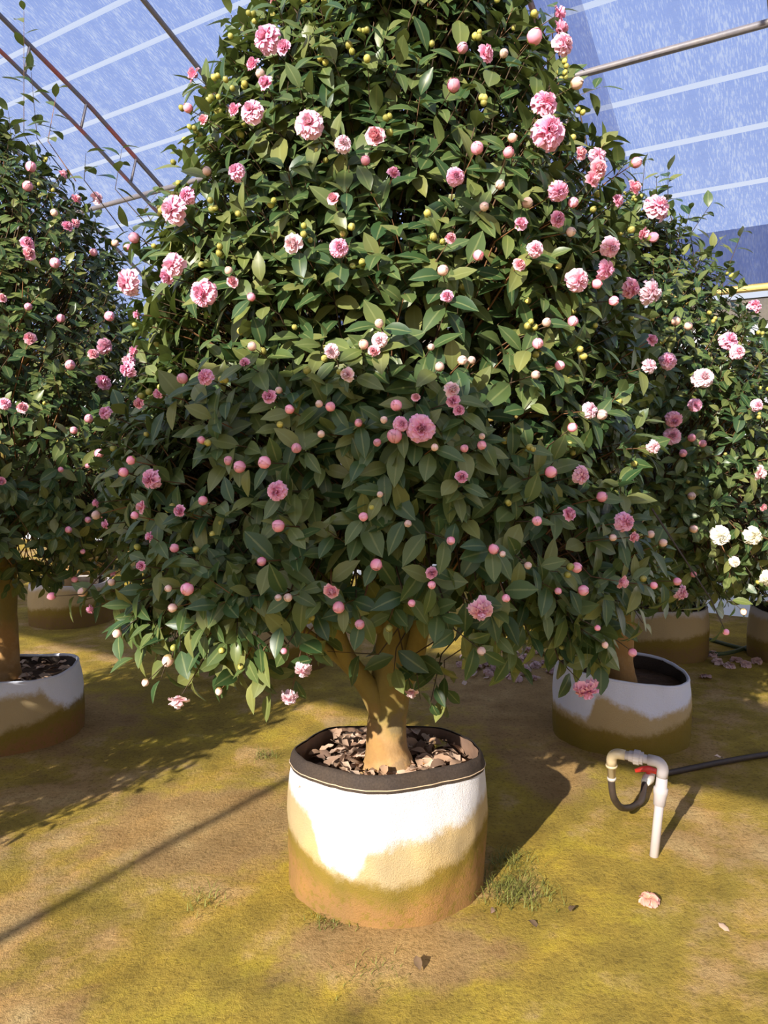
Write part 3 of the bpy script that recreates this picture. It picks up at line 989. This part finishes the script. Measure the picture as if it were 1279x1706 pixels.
# which leaves show largest in the photograph: one flat quad per leaf stands in for it when rays look for it
bv, bf, owner = [], [], []
for t in TREES:
    M = grown[t][0]
    for i, q in enumerate((np.array([[0, 0, 0, 1], [0.5, -0.25, 0, 1], [1, 0, -0.1, 1], [0.5, 0.25, 0, 1]]) @ M.transpose(0, 2, 1))[:, :, :3].tolist()):
        b = len(bv)
        bv += q
        bf.append((b, b + 1, b + 2, b + 3))
        owner.append((t, i))
bvh = BVHTree.FromPolygons(bv, bf)
EYE = Vector((0, 0, H_CAM))
shown = {t: [] for t in TREES}
cp, sp = math.cos(PITCH), math.sin(PITCH)
for idx, (t, i) in enumerate(owner):
    if t in (back_c, back_l, near_l, *back_row):
        continue
    q = [Vector(bv[4 * idx + k]) for k in range(4)]
    c = (q[0] + q[1] + q[2] + q[3]) / 4
    fw = c.y * cp - (c.z - H_CAM) * sp
    if fw < 0.3 or abs(c.x / fw) > 0.50 or abs((c.y * sp + (c.z - H_CAM) * cp) / fw) > 0.667:
        continue
    d = c - EYE
    L = d.length
    hit = bvh.ray_cast(EYE, d / L, L + 0.01)
    if hit[2] is not None and hit[2] != idx:
        continue
    area = abs((q[2] - q[0]).cross(q[3] - q[1]).dot(d / L)) / (L * L)
    shown[t].append((area, i))


def planter(root, r, h, rim, outer, hem=True, soil_z=0.36, seed=0, dark=False):
    """Felt grow bag. rim(angle) is the height of its edge."""
    n = 96
    rn = Vector((seed * 3.1, 0, 0))

    def rad(a, z):
        k = z / h
        cor = 0.010 * math.cos(3 * a + seed) + 0.008 * math.cos(5 * a + 2 * seed)
        w = 0.010 * noise.noise(Vector((math.cos(a) * 3, math.sin(a) * 3, z * 4)) + rn) + 0.004 * noise.noise(Vector((math.cos(a) * 9, math.sin(a) * 9, z * 14)) + rn)
        return r * (1.0 + 0.015 * math.sin(k * 3.0) - 0.075 * k * k * k) + cor * k * k + w

    def wall(z_of, offs, steps):
        v, f = [], []
        for i in range(steps + 1):
            for j in range(n):
                a = 2 * math.pi * j / n
                z = z_of(a, i / steps)
                rr_ = rad(a, max(z, 0)) + offs(a, i / steps)
                v.append((rr_ * math.cos(a), rr_ * math.sin(a), z))
        for i in range(steps):
            for j in range(n):
                j2 = (j + 1) % n
                f.append((i * n + j, i * n + j2, (i + 1) * n + j2, (i + 1) * n + j))
        return v, f
    hem_h = 0.052 if hem else 0.0
    v, f = wall(lambda a, t: -0.03 + (rim(a) - hem_h + 0.03 + 0.004) * t, lambda a, t: 0.0, 18)
    base = add('planter', mesh_from('planter', v, f, outer), root)
    inner_m = MAT['liner'] if not dark else MAT['hem']

    def fold(a, t):
        return -0.012 - (1 - t) * 0.004 - 0.016 * (1 - abs(2 * t - 1)) * (0.5 + 0.5 * math.sin(9 * a + 4 * t + seed)) - 0.012 * max(0, noise.noise(Vector((math.cos(a) * 5, math.sin(a) * 5, t * 2)) + rn))
    v, f = wall(lambda a, t: (soil_z - 0.05) + (rim(a) - 0.004 - soil_z + 0.05) * t, fold, 8)
    lin = add('liner', mesh_from('liner', v, [tuple(reversed(q)) for q in f], inner_m), base)
    lin['label'] = 'dark creased inside of the planter'
    if hem:
        v, f = wall(lambda a, t: rim(a) - hem_h * (1 - min(1, t * 1.15)), lambda a, t: (0.003, 0.005, 0.005, 0.004, 0.003, 0.001, -0.004, -0.010)[min(7, int(round(t * 7)))], 7)
        add('hem', mesh_from('hem', v, f, MAT['hem']), base)['label'] = 'black felt hem'
        pts = []
        for j in range(n + 1):
            a = 2 * math.pi * j / n
            z = rim(a) - hem_h + 0.011
            q = rad(a, z) + 0.0058
            pts.append((q * math.cos(a), q * math.sin(a), z))
        add('stitching', MB().tube(pts, 0.0017, 5, False).mesh('stitching', MAT['stitch']), base)['label'] = 'pale line of stitching'
    else:
        pts = []
        for j in range(n + 1):
            a = 2 * math.pi * j / n
            q = rad(a, rim(a)) - 0.006
            pts.append((q * math.cos(a), q * math.sin(a), rim(a)))
        add('hem', MB().tube(pts, 0.009, 6, False).mesh('hem', outer), base)
    sv, sf = [(0, 0, soil_z + 0.01)], []
    for i in range(1, 9):
        for j in range(n):
            a = 2 * math.pi * j / n
            q = (rad(a, soil_z) - 0.02) * i / 8
            sv.append((q * math.cos(a), q * math.sin(a), soil_z + 0.014 * noise.noise(Vector((q * math.cos(a), q * math.sin(a), seed)) * 14)))
    for j in range(n):
        sf.append((0, 1 + j, 1 + (j + 1) % n))
    for i in range(7):
        for j in range(n):
            a, b = 1 + i * n + j, 1 + i * n + (j + 1) % n
            sf.append((a, a + n, b + n, b))
    add('soil', mesh_from('soil', sv, sf, MAT['soil']), root)
    return base


def trunk_and_limbs(tree, root, soil_z, r0, limbs, seed):
    rr = random.Random(seed)
    ztop = tree.zl[-1] - 0.15

    def organic(path, rads, n=16, rough=0.1):
        pts = smooth_path(path, 7)
        ra = list(np.interp(np.linspace(0, 1, len(pts)), np.linspace(0, 1, len(rads)), rads))
        mb = MB().tube(pts, ra, n)
        out = []
        for k, p in enumerate(mb.v):
            c = pts[k // n]
            p = Vector(p)
            m = 1 + rough * noise.noise(p * 9 + Vector((seed, 0, 0))) + 0.4 * rough * noise.noise(p * 26)
            out.append(c + (p - c) * m)
        mb.v = out
        return mb
    if tree is main:
        tp = [(0.005, -0.03, soil_z - 0.04), (0.005, -0.03, soil_z + 0.015), (0.0, -0.02, soil_z + 0.09), (0.003, 0, 0.56), (0.012, 0, 0.68), (0.03, 0, 0.86), (0.035, 0.02, 1.15), (0.02, 0.02, 1.8), (0, 0, 2.6), (0.02, 0, ztop)]
        tr_ = [0.108, 0.100, 0.074, 0.066, 0.074, 0.062, 0.052, 0.040, 0.024, 0.006]
    else:
        tp = [(0, 0, soil_z - 0.04), (0, 0, soil_z + 0.02), (0, 0, soil_z + 0.12), (0.01, 0, 0.75), (0.02, 0.01, 1.2), (0, 0.02, 1.9), (0, 0, ztop)]
        tr_ = [r0 * 1.4, r0 * 1.25, r0, r0 * 0.9, r0 * 0.7, r0 * 0.45, 0.006]
    add('trunk', organic(tp, tr_, 18).mesh('trunk', MAT['bark']), root)
    paths = []
    if tree is main:
        paths += [([(-0.02, -0.02, 0.58), (-0.07, -0.05, 0.69), (-0.135, -0.09, 0.80), (-0.18, -0.13, 0.93), (-0.30, -0.22, 1.3), (-0.42, -0.35, 1.8)], [0.040, 0.036, 0.031, 0.028, 0.02, 0.006]),
                  ([(-0.09, -0.06, 0.71), (-0.15, -0.06, 0.77), (-0.22, -0.08, 0.84), (-0.36, -0.14, 0.98), (-0.6, -0.2, 1.25)], [0.020, 0.018, 0.017, 0.014, 0.005]),
                  ([(0.03, -0.02, 0.64), (0.09, -0.05, 0.78), (0.13, -0.09, 0.95), (0.28, -0.2, 1.35), (0.45, -0.3, 1.8)], [0.04, 0.036, 0.032, 0.022, 0.006])]
    for i in range(limbs):
        z = 0.75 + (ztop - 1.1) * ((i + 0.5) / limbs)
        th = i * 2.4 + rr.uniform(-0.3, 0.3) + seed
        ln = tree.radius(min(z + 0.3, ztop), th) * 0.82
        c, s = math.cos(th), math.sin(th)
        rise = 0.18 + 0.35 * (z / ztop)
        pr = max(0.008, 0.030 * (1 - (z - 0.7) / (ztop - 0.4)))
        paths.append(([(0, 0, z), (c * ln * 0.35, s * ln * 0.35, z + rise * ln * 0.5), (c * ln * 0.7 + rr.gauss(0, 0.03), s * ln * 0.7, z + rise * ln * 0.85), (c * ln, s * ln, z + rise * ln + rr.uniform(-0.05, 0.1))], [pr, pr * 0.75, pr * 0.45, 0.004]))
    for pth, ra in paths:
        add('branch', organic(pth, ra, 9, 0.08).mesh('branch', MAT['bark']), root)


def twig_mesh(name, tw, pos):
    P, A, B = tw
    n = len(P)
    pts = np.stack([P, A, B], 1) - np.array(pos)
    rad = np.array([0.0012, 0.0024, 0.0036])
    d = pts[:, 0] - pts[:, 2]
    d /= np.linalg.norm(d, axis=1, keepdims=True)
    ref = np.where(np.abs(d[:, 2:3]) > 0.9, np.array([[1.0, 0, 0]]), np.array([[0, 0, 1.0]]))
    e1 = np.cross(d, ref); e1 /= np.linalg.norm(e1, axis=1, keepdims=True)
    e2 = np.cross(d, e1)
    vv = []
    for i in range(3):
        for k in range(3):
            an = 2.0944 * k
            vv.append(pts[:, i] + (e1 * math.cos(an) + e2 * math.sin(an)) * rad[i])
    V = np.stack(vv, 1).reshape(-1, 3)
    f = []
    for q in range(n):
        b = q * 9
        for i in range(2):
            for k in range(3):
                k2 = (k + 1) % 3
                f.append((b + 3 * i + k, b + 3 * i + k2, b + 3 * i + 3 + k2, b + 3 * i + 3 + k))
    return mesh_from(name, V.tolist(), f, MAT['twig'])


def bloom_matrix(p, axis, s, roll):
    q = axis.to_track_quat('Z', 'Y').to_matrix().to_4x4()
    return Matrix.Translation(p) @ q @ Matrix.Rotation(roll, 4, 'Z') @ Matrix.Diagonal((s, s, s, 1))


def dress(tree, soil_z, r0, limbs, nparts, ngreen):
    rr = random.Random(int(tree.seed * 1000))
    root = bpy.data.objects.new('potted_camellia', None)
    COL.objects.link(root)
    root.location = tree.pos
    root.empty_display_size = 0.1
    tag(root, tree.label, 'tree')
    tree.root = root
    T0 = Matrix.Translation(-tree.pos)
    trunk_and_limbs(tree, root, soil_z, r0, limbs, tree.seed)
    M, tw, (P, T, O) = grown[tree]
    tag(add('twigs', twig_mesh('twigs', tw, tree.pos), root), kind='stuff')
    which = np.arange(len(M)) % len(LEAF_T)
    single = [i for _, i in sorted(shown[tree], reverse=True)[:nparts]]
    rest = np.ones(len(M), bool)
    rest[single] = False
    Ml = M.copy()
    Ml[:, :3, 3] -= np.array(tree.pos)
    tag(add('leaves', joined('leaves', Ml[rest], which[rest], MAT['leaf']), root), kind='stuff')
    for i in single:
        add('leaf', LEAF_ME[which[i]], root, mat=Matrix(Ml[i].tolist()))
    for kind, p, o, rad in tree.blooms:
        ax = (o + Vector((rr.gauss(0, 0.22), rr.gauss(0, 0.22) - 0.1, rr.gauss(0, 0.18) - 0.12))).normalized()
        if p.z < 0.95:
            ax = (ax + Vector((0, 0, -0.6))).normalized()
        roll = rr.uniform(0, 6.28)
        if kind == 'F':
            o_ = add('flower', rr.choice(FLOWER_ME), root, mat=T0 @ bloom_matrix(p - ax * rad * 0.2, ax, rad * 1.0, roll))
        elif kind == 'W':
            o_ = add('pale_flower', rr.choice(PALE_ME), root, mat=T0 @ bloom_matrix(p - ax * rad * 0.3, ax, rad * 1.0, roll))
            o_['label'] = 'pale blush flower'
        elif kind == 'N':
            o_ = add('white_flower', WHITE_ME, root, mat=T0 @ bloom_matrix(p - ax * rad * 0.3, ax, rad * 1.05, roll))
            o_['label'] = 'cream white flower'
        elif kind == 'H':
            add('opening_flower', rr.choice(HALF_ME), root, mat=T0 @ bloom_matrix(p - ax * rad * 0.5, ax, rad * 1.05, roll))
        else:
            s = rad * 0.95
            add('pink_bud' if kind == 'B' else 'pale_bud', rr.choice(PINKBUD if kind == 'B' else PALEBUD), root, mat=T0 @ bloom_matrix(p - ax * s * 1.3, ax, s, roll))
    # small green buds in twos and threes at the shoot tips that face the light and the camera
    idx = list(range(tree.shoots if len(P) >= tree.shoots else len(P)))
    rr.shuffle(idx)
    made = 0
    for i in idx:
        if made >= ngreen:
            break
        p, t, o = Vector(P[i]), Vector(T[i]), Vector(O[i])
        to = (EYE - p).normalized()
        if o.dot(to) < 0.1 or tree.dist(p) < -0.12:
            continue
        if rr.random() > 0.35 + 0.25 * (p.z - 0.8):
            continue
        for k in range(rr.choice((1, 1, 2, 2, 3))):
            off = Vector((rr.gauss(0, 1), rr.gauss(0, 1), rr.gauss(0, 1))) * 0.012 * (k > 0)
            s = rr.uniform(0.0068, 0.0098)
            add('green_bud', rr.choice(GREENBUD), root, mat=T0 @ bloom_matrix(p + o * 0.025 + off, (t + off * 30 + o * 0.6).normalized(), s, rr.uniform(0, 6)))
            made += 1
    return root


def rim_main(a):
    s = math.sin(a)   # +1 back, -1 front
    return 0.452 - 0.036 * s + 0.006 * math.cos(2 * a) + 0.010 * max(0, math.cos(a - 2.35)) ** 6 + 0.012 * max(0, math.cos(a - 0.95)) ** 6 - 0.008 * max(0, math.cos(a - 1.6)) ** 4


dress(main, 0.37, 0.07, 26, 300, 292)
p_main = planter(main.root, 0.350, 0.45, rim_main, planter_material('stained_white_felt', [(0.0, 0.36), (0.12, 0.33), (0.22, 0.19), (0.34, 0.16), (0.44, 0.25), (0.6, 0.285), (0.85, 0.30), (1.0, 0.32)], [(0.0, 0.21), (0.12, 0.19), (0.3, 0.145), (0.55, 0.135), (0.8, 0.17), (0.95, 0.22), (1.0, 0.25)], 0.35), True, 0.37, 1)
dress(left, 0.28, 0.060, 20, 300, 70)
planter(left.root, 0.375, 0.36, lambda a: 0.345 + 0.010 * math.sin(3 * a) - 0.012 * math.sin(a), planter_material('hump_stained_felt', [(0.0, 0.10), (0.35, 0.12), (0.52, 0.20), (0.68, 0.30), (0.86, 0.30), (0.95, 0.20), (1.0, 0.15)], [(0.0, 0.04), (0.5, 0.08), (0.8, 0.14), (1.0, 0.17)], 0.375, (0.74, 0.76, 0.84), (0.26, 0.13, 0.045)), False, 0.28, 4, True)
dress(right, 0.27, 0.062, 20, 300, 90)
planter(right.root, 0.352, 0.37, lambda a: 0.352 + 0.010 * math.sin(2 * a) - 0.016 * math.cos(a), planter_material('moss_stained_felt', [(0.0, 0.17), (0.14, 0.16), (0.22, 0.29), (0.4, 0.235), (0.62, 0.20), (0.8, 0.225), (1.0, 0.26)], [(0.0, 0.13), (0.2, 0.12), (0.45, 0.10), (0.7, 0.13), (1.0, 0.19)], 0.352, (0.70, 0.73, 0.86), (0.19, 0.135, 0.02)), False, 0.27, 2.2, True)
for tr, np_, ng, soil in ((far_r, 260, 60, 0.28), (edge_r, 260, 60, 0.28), (back_c, 0, 0, 0.28), (back_l, 0, 0, 0.28), (near_l, 0, 0, 0.28), *((t, 0, 0, 0.28) for t in back_row)):
    dress(tr, soil, 0.055, 14, np_, ng)
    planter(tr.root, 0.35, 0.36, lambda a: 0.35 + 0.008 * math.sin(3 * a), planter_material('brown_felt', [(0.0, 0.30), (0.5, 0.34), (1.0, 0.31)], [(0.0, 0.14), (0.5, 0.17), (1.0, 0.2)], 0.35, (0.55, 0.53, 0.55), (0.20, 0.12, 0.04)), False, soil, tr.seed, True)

# ------------------------------------------------------------------ dead leaves in the planters
DEAD_T = [leaf_template(0.52, 0.05, 0.45, 0.05, 21), leaf_template(0.5, -0.25, 0.6, 0.06, 22), leaf_template(0.46, 0.5, 0.3, 0.05, 23), leaf_template(0.55, 0.2, -0.3, 0.05, 24)]
DEAD_ME = [mesh_from('dead_leaf', v, f, MAT['dead']) for v, f in DEAD_T]
DEAD_OLIVE, DEAD_ORANGE = DEAD_ME[0].copy(), DEAD_ME[3].copy()
DEAD_OLIVE.materials[0] = MAT['dead_olive']
MAT['dead_dark'] = simple('dark_dead_leaf', (0.15, 0.095, 0.05), 0.8)
DEAD_DARK = [m.copy() for m in DEAD_ME]
for m_ in DEAD_DARK:
    m_.materials[0] = MAT['dead_dark']
DEAD_ORANGE.materials[0] = MAT['dead_orange']
rr = random.Random(99)


def litter(tree, zs, count, rmin, rmax, label, group, size=(0.045, 0.075)):
    for i in range(count):
        a = rr.uniform(0, 6.283)
        q = math.sqrt(rr.uniform((rmin / rmax) ** 2, 1)) * rmax
        p = tree.pos + Vector((q * math.cos(a), q * math.sin(a), zs + 0.012 + 0.028 * rr.random() * (i / count) + 0.006))
        o = add('dead_leaf', rr.choice(DEAD_ME), None)
        s = rr.uniform(*size)
        rot = Matrix.Rotation(rr.uniform(0, 6.28), 4, 'Z') @ Matrix.Rotation(rr.gauss(0, 0.30), 4, 'X') @ Matrix.Rotation(rr.gauss(0, 0.22), 4, 'Y')
        o.matrix_basis = Matrix.Translation(p) @ rot @ Matrix.Diagonal((s, s, s, 1))
        tag(o, label, 'leaf', group)


litter(main, 0.385, 210, 0.10, 0.265, 'dry tan camellia leaf lying on the soil in the front planter', 'dead leaves in the front planter', (0.055, 0.085))
litter(left, 0.28, 70, 0.10, 0.30, 'dark dead leaf on the soil in the planter at the left edge', 'dead leaves in the left planter')
for me, px, py, s, lab in ((DEAD_OLIVE, 724, 1246, 0.085, 'large yellow-green fading leaf on the litter right of the front trunk'), (DEAD_ORANGE, 706, 1273, 0.06, 'orange-brown dead leaf on the litter right of the front trunk')):
    o = add('fading_leaf', me)
    o.matrix_basis = Matrix.Translation(px_ground(px, py, 0.42)) @ Matrix.Rotation(1.0, 4, 'Z') @ Matrix.Rotation(0.35, 4, 'X') @ Matrix.Diagonal((s, s, s, 1))
    tag(o, lab, 'leaf')

# ------------------------------------------------------------------ water standpipe
pipe = bpy.data.objects.new('water_standpipe', None)
COL.objects.link(pipe)
pipe.location = (0.998, 2.745, 0)
tag(pipe, 'bent grey plastic water standpipe in the moss with black hose and red valve', 'pipe')
PO = Vector(pipe.location)


def L(x, y, z):
    return Vector((x, y, z)) - PO


B0, B1, B2 = L(0.998, 2.745, -0.08), L(1.030, 2.748, 0.352), L(0.862, 2.83, 0.358)
B3 = L(0.868, 2.84, 0.255)
r_ = 0.0165
add('riser', MB().tube([B0, B0.lerp(B1, 0.5), B0.lerp(B1, 0.8)], r_, 16).mesh('riser', MAT['pvc']), pipe)
cp_ = B0.lerp(B1, 0.71)
up = (B1 - B0).normalized()
sock = MB().tube([cp_ - up * 0.035, cp_ - up * 0.034, cp_ + up * 0.0, cp_ + up * 0.012, cp_ + up * 0.014, cp_ + up * 0.03, cp_ + up * 0.034, cp_ + up * 0.075], [0.020, 0.022, 0.023, 0.026, 0.026, 0.026, 0.021, 0.0195], 18)
add('coupling', sock.mesh('coupling', MAT['pvc']), pipe)
hdir = (B2 - B1).normalized()
el = [B1 - up * 0.055] + [B1 - up * 0.03 + (up * math.sin(t) + hdir * (1 - math.cos(t))) * 0.03 for t in np.linspace(0, math.pi / 2, 8)] + [B1 + hdir * 0.055]
add('elbow', MB().tube(el, 0.0205, 16).mesh('elbow', MAT['pvc']), pipe)
add('crosspiece', MB().tube([B1 + hdir * 0.04, B2 - hdir * 0.04], r_, 16).mesh('crosspiece', MAT['pvc']), pipe)
un = B1.lerp(B2, 0.50)
add('union_nut', MB().tube([un - hdir * 0.022, un - hdir * 0.021, un - hdir * 0.010, un - hdir * 0.009, un + hdir * 0.012, un + hdir * 0.013, un + hdir * 0.03], [0.019, 0.024, 0.024, 0.028, 0.028, 0.022, 0.020], 12).mesh('union_nut', MAT['pvc'], False), pipe)
dn = (B3 - B2).normalized()
el = [B2 - hdir * 0.05] + [B2 - hdir * 0.03 + (hdir * math.sin(t) + dn * (1 - math.cos(t))) * 0.03 for t in np.linspace(0, math.pi / 2, 8)] + [B2 + dn * 0.05]
e2 = add('elbow', MB().tube(el, 0.0195, 16).mesh('elbow', MAT['cream']), pipe)
e2['label'] = 'cream elbow at the outlet'
add('outlet', MB().tube([B2 + dn * 0.04, B2 + dn * 0.050, B2 + dn * 0.051, B2 + dn * 0.058, B2 + dn * 0.059, B2 + dn * 0.105], [0.018, 0.018, 0.022, 0.022, 0.016, 0.015], 16).mesh('outlet', MAT['cream']), pipe)['label'] = 'cream hose outlet'
hs = B2 + dn * 0.095
hose_pts = [hs, hs + dn * 0.04, L(0.885, 2.86, 0.165), L(0.935, 2.93, 0.095), L(1.00, 3.02, 0.05), L(1.045, 3.09, 0.028), L(1.085, 3.13, 0.03), L(1.14, 3.25, 0.05), L(1.20, 3.34, 0.045), L(1.30, 3.42, 0.022), L(1.45, 3.49, 0.018), L(1.62, 3.56, 0.018), L(1.9, 3.66, 0.016), L(2.4, 3.80, 0.016), L(3.1, 3.9, 0.016)]
add('hose', MB().tube(smooth_path(hose_pts, 8), 0.0135, 10).mesh('hose', MAT['hose']), pipe)['label'] = 'black hose'
cl = hs + dn * 0.012
add('hose_clamp', MB().tube([cl - dn * 0.006, cl + dn * 0.006], 0.0165, 14).mesh('hose_clamp', MAT['clamp']), pipe)
vb = L(1.165, 3.285, 0.055)
add('valve_body', MB().tube([vb - Vector((0.03, 0.045, 0)), vb - Vector((0.02, 0.03, 0)), vb, vb + Vector((0.02, 0.03, 0)), vb + Vector((0.03, 0.045, 0))], [0.016, 0.021, 0.026, 0.021, 0.016], 12).mesh('valve_body', MAT['whitecap']), pipe)
hnd = MB().tube([vb + Vector((-0.055, 0.012, 0.03)), vb + Vector((-0.025, 0.006, 0.042)), vb + Vector((0, 0, 0.044)), vb + Vector((0.03, -0.006, 0.036)), vb + Vector((0.06, -0.012, 0.022))], [0.008, 0.013, 0.016, 0.013, 0.008], 8)
hnd.tube([vb + Vector((0, 0, 0.02)), vb + Vector((0, 0, 0.05))], 0.01, 8)
add('valve_handle', hnd.mesh('valve_handle', MAT['red']), pipe)['label'] = 'red valve handle'

# ------------------------------------------------------------------ hoses at the back right
for pts, lab in (([(1128, 1068), (1165, 1062), (1220, 1076), (1290, 1092), (1400, 1110)], 'dull green hose lying straight across the ground behind the planters'), ([(1138, 1072), (1175, 1086), (1205, 1089), (1240, 1080), (1268, 1066), (1300, 1058)], 'dark green hose curving in front of the right edge planter')):
    q = [px_ground(x, y, 0.016) for x, y in pts]
    tag(add('garden_hose', MB().tube(smooth_path(q, 7), 0.015, 8).mesh('garden_hose', MAT['greenhose'])), lab, 'hose')

# ------------------------------------------------------------------ things fallen on the ground
def drop(name, me, x, y, s, label, cat, group=None, tilt=0.25, lift=0.012):
    p = px_ground(x, y)
    p.z = ground_z(p.x, p.y) + lift
    o = add(name, me)
    o.matrix_basis = Matrix.Translation(p) @ Matrix.Rotation(rr.uniform(0, 6.28), 4, 'Z') @ Matrix.Rotation(rr.gauss(0, tilt), 4, 'X') @ Matrix.Diagonal((s, s, s, 1))
    return tag(o, label, cat, group)


drop('wilted_flower', WILT_ME, 1080, 1502, 0.036, 'wilted orange-pink flower lying on the moss below the standpipe', 'flower', None, 0.2, 0.012)
drop('dead_leaf', DEAD_DARK[1], 700, 1624, 0.05, 'dark curled dead leaf lying in front of the planter at the bottom', 'leaf')
drop('dead_leaf', DEAD_DARK[2], 878, 1540, 0.045, 'dark curled dead leaf beside the grass right of the front planter', 'leaf')
drop('dead_leaf', DEAD_DARK[0], 950, 1524, 0.045, 'small brown dead leaf between the grass tuft and the wilted flower', 'leaf')
drop('dead_leaf', DEAD_ME[3], 1196, 1540, 0.04, 'pale dead leaf on the moss right of the wilted flower', 'leaf')
drop('dead_leaf', DEAD_ME[0], 822, 1518, 0.03, 'tiny pale dead leaf at the right foot of the front planter', 'leaf')
drop('dead_leaf', DEAD_ME[1], 1204, 1273, 0.05, 'tan dead leaf on the black hose right of the standpipe', 'leaf', None, 0.2, 0.03)
for i in range(34):
    x = rr.gauss(858, 45); y = rr.uniform(1085, 1136)
    drop('fallen_flower', rr.choice(FALLEN_ME), x, y, rr.uniform(0.03, 0.045), 'faded pink flower in the heap on the ground behind the front planter', 'flower', 'fallen flowers behind the front planter')
for i in range(40):
    x = rr.gauss(850, 50); y = rr.uniform(1080, 1138)
    drop('dead_leaf', rr.choice(DEAD_ME), x, y, rr.uniform(0.06, 0.085), 'brown dead leaf among the fallen flowers behind the front planter', 'leaf', 'dead leaves behind the front planter')
for x, y in ((1175, 1130), (1195, 1106), (1226, 1101), (1242, 1110), (1150, 1077), (1186, 1092), (1215, 1112), (1260, 1104)):
    drop('fallen_flower', rr.choice(FALLEN_ME), x, y, 0.042, 'faded pink flower scattered on the ground right of the lilac-white planter', 'flower', 'fallen flowers by the green hoses')


def tuft(x, y, n, spread, h, label, seed):
    r = random.Random(seed)
    c = px_ground(x, y)
    v, f = [], []
    for i in range(n):
        q = Vector((r.gauss(0, spread), r.gauss(0, spread * 0.8), 0))
        q.z = ground_z(c.x + q.x, c.y + q.y) - 0.003
        a = r.uniform(0, 6.28)
        d = Vector((math.cos(a), math.sin(a), 0))
        side = Vector((-d.y, d.x, 0)) * r.uniform(0.0012, 0.0022)
        hh = h * r.uniform(0.5, 1.2)
        ln = hh * r.uniform(0.5, 1.6)
        o = len(v)
        for k in range(4):
            t = k / 3
            p = q + d * (ln * t * t) + Vector((0, 0, hh * (t - 0.45 * t * t * t)))
            w = 1 - t * 0.9
            v += [p - side * w, p + side * w]
        for k in range(3):
            f.append((o + 2 * k, o + 2 * k + 1, o + 2 * k + 3, o + 2 * k + 2))
    o = add('grass_tuft', mesh_from('grass_tuft', v, f, MAT['grass']), None, c)
    tag(o, label, 'grass', None, 'stuff')


tuft(858, 1490, 300, 0.065, 0.06, 'thin green grass growing at the right foot of the front planter', 1)
tuft(850, 1440, 160, 0.05, 0.05, 'sparse grass in the shadow right of the front planter', 2)
tuft(555, 1528, 160, 0.04, 0.03, 'short grass at the left foot of the front planter', 3)
tuft(340, 1503, 60, 0.05, 0.04, 'few grass blades on the bare patch left of the front planter', 4)
tuft(440, 1262, 70, 0.03, 0.05, 'small weed sprouting left behind the front planter', 5)
tuft(610, 1620, 60, 0.06, 0.03, 'few dry blades on the moss in front of the front planter', 6)
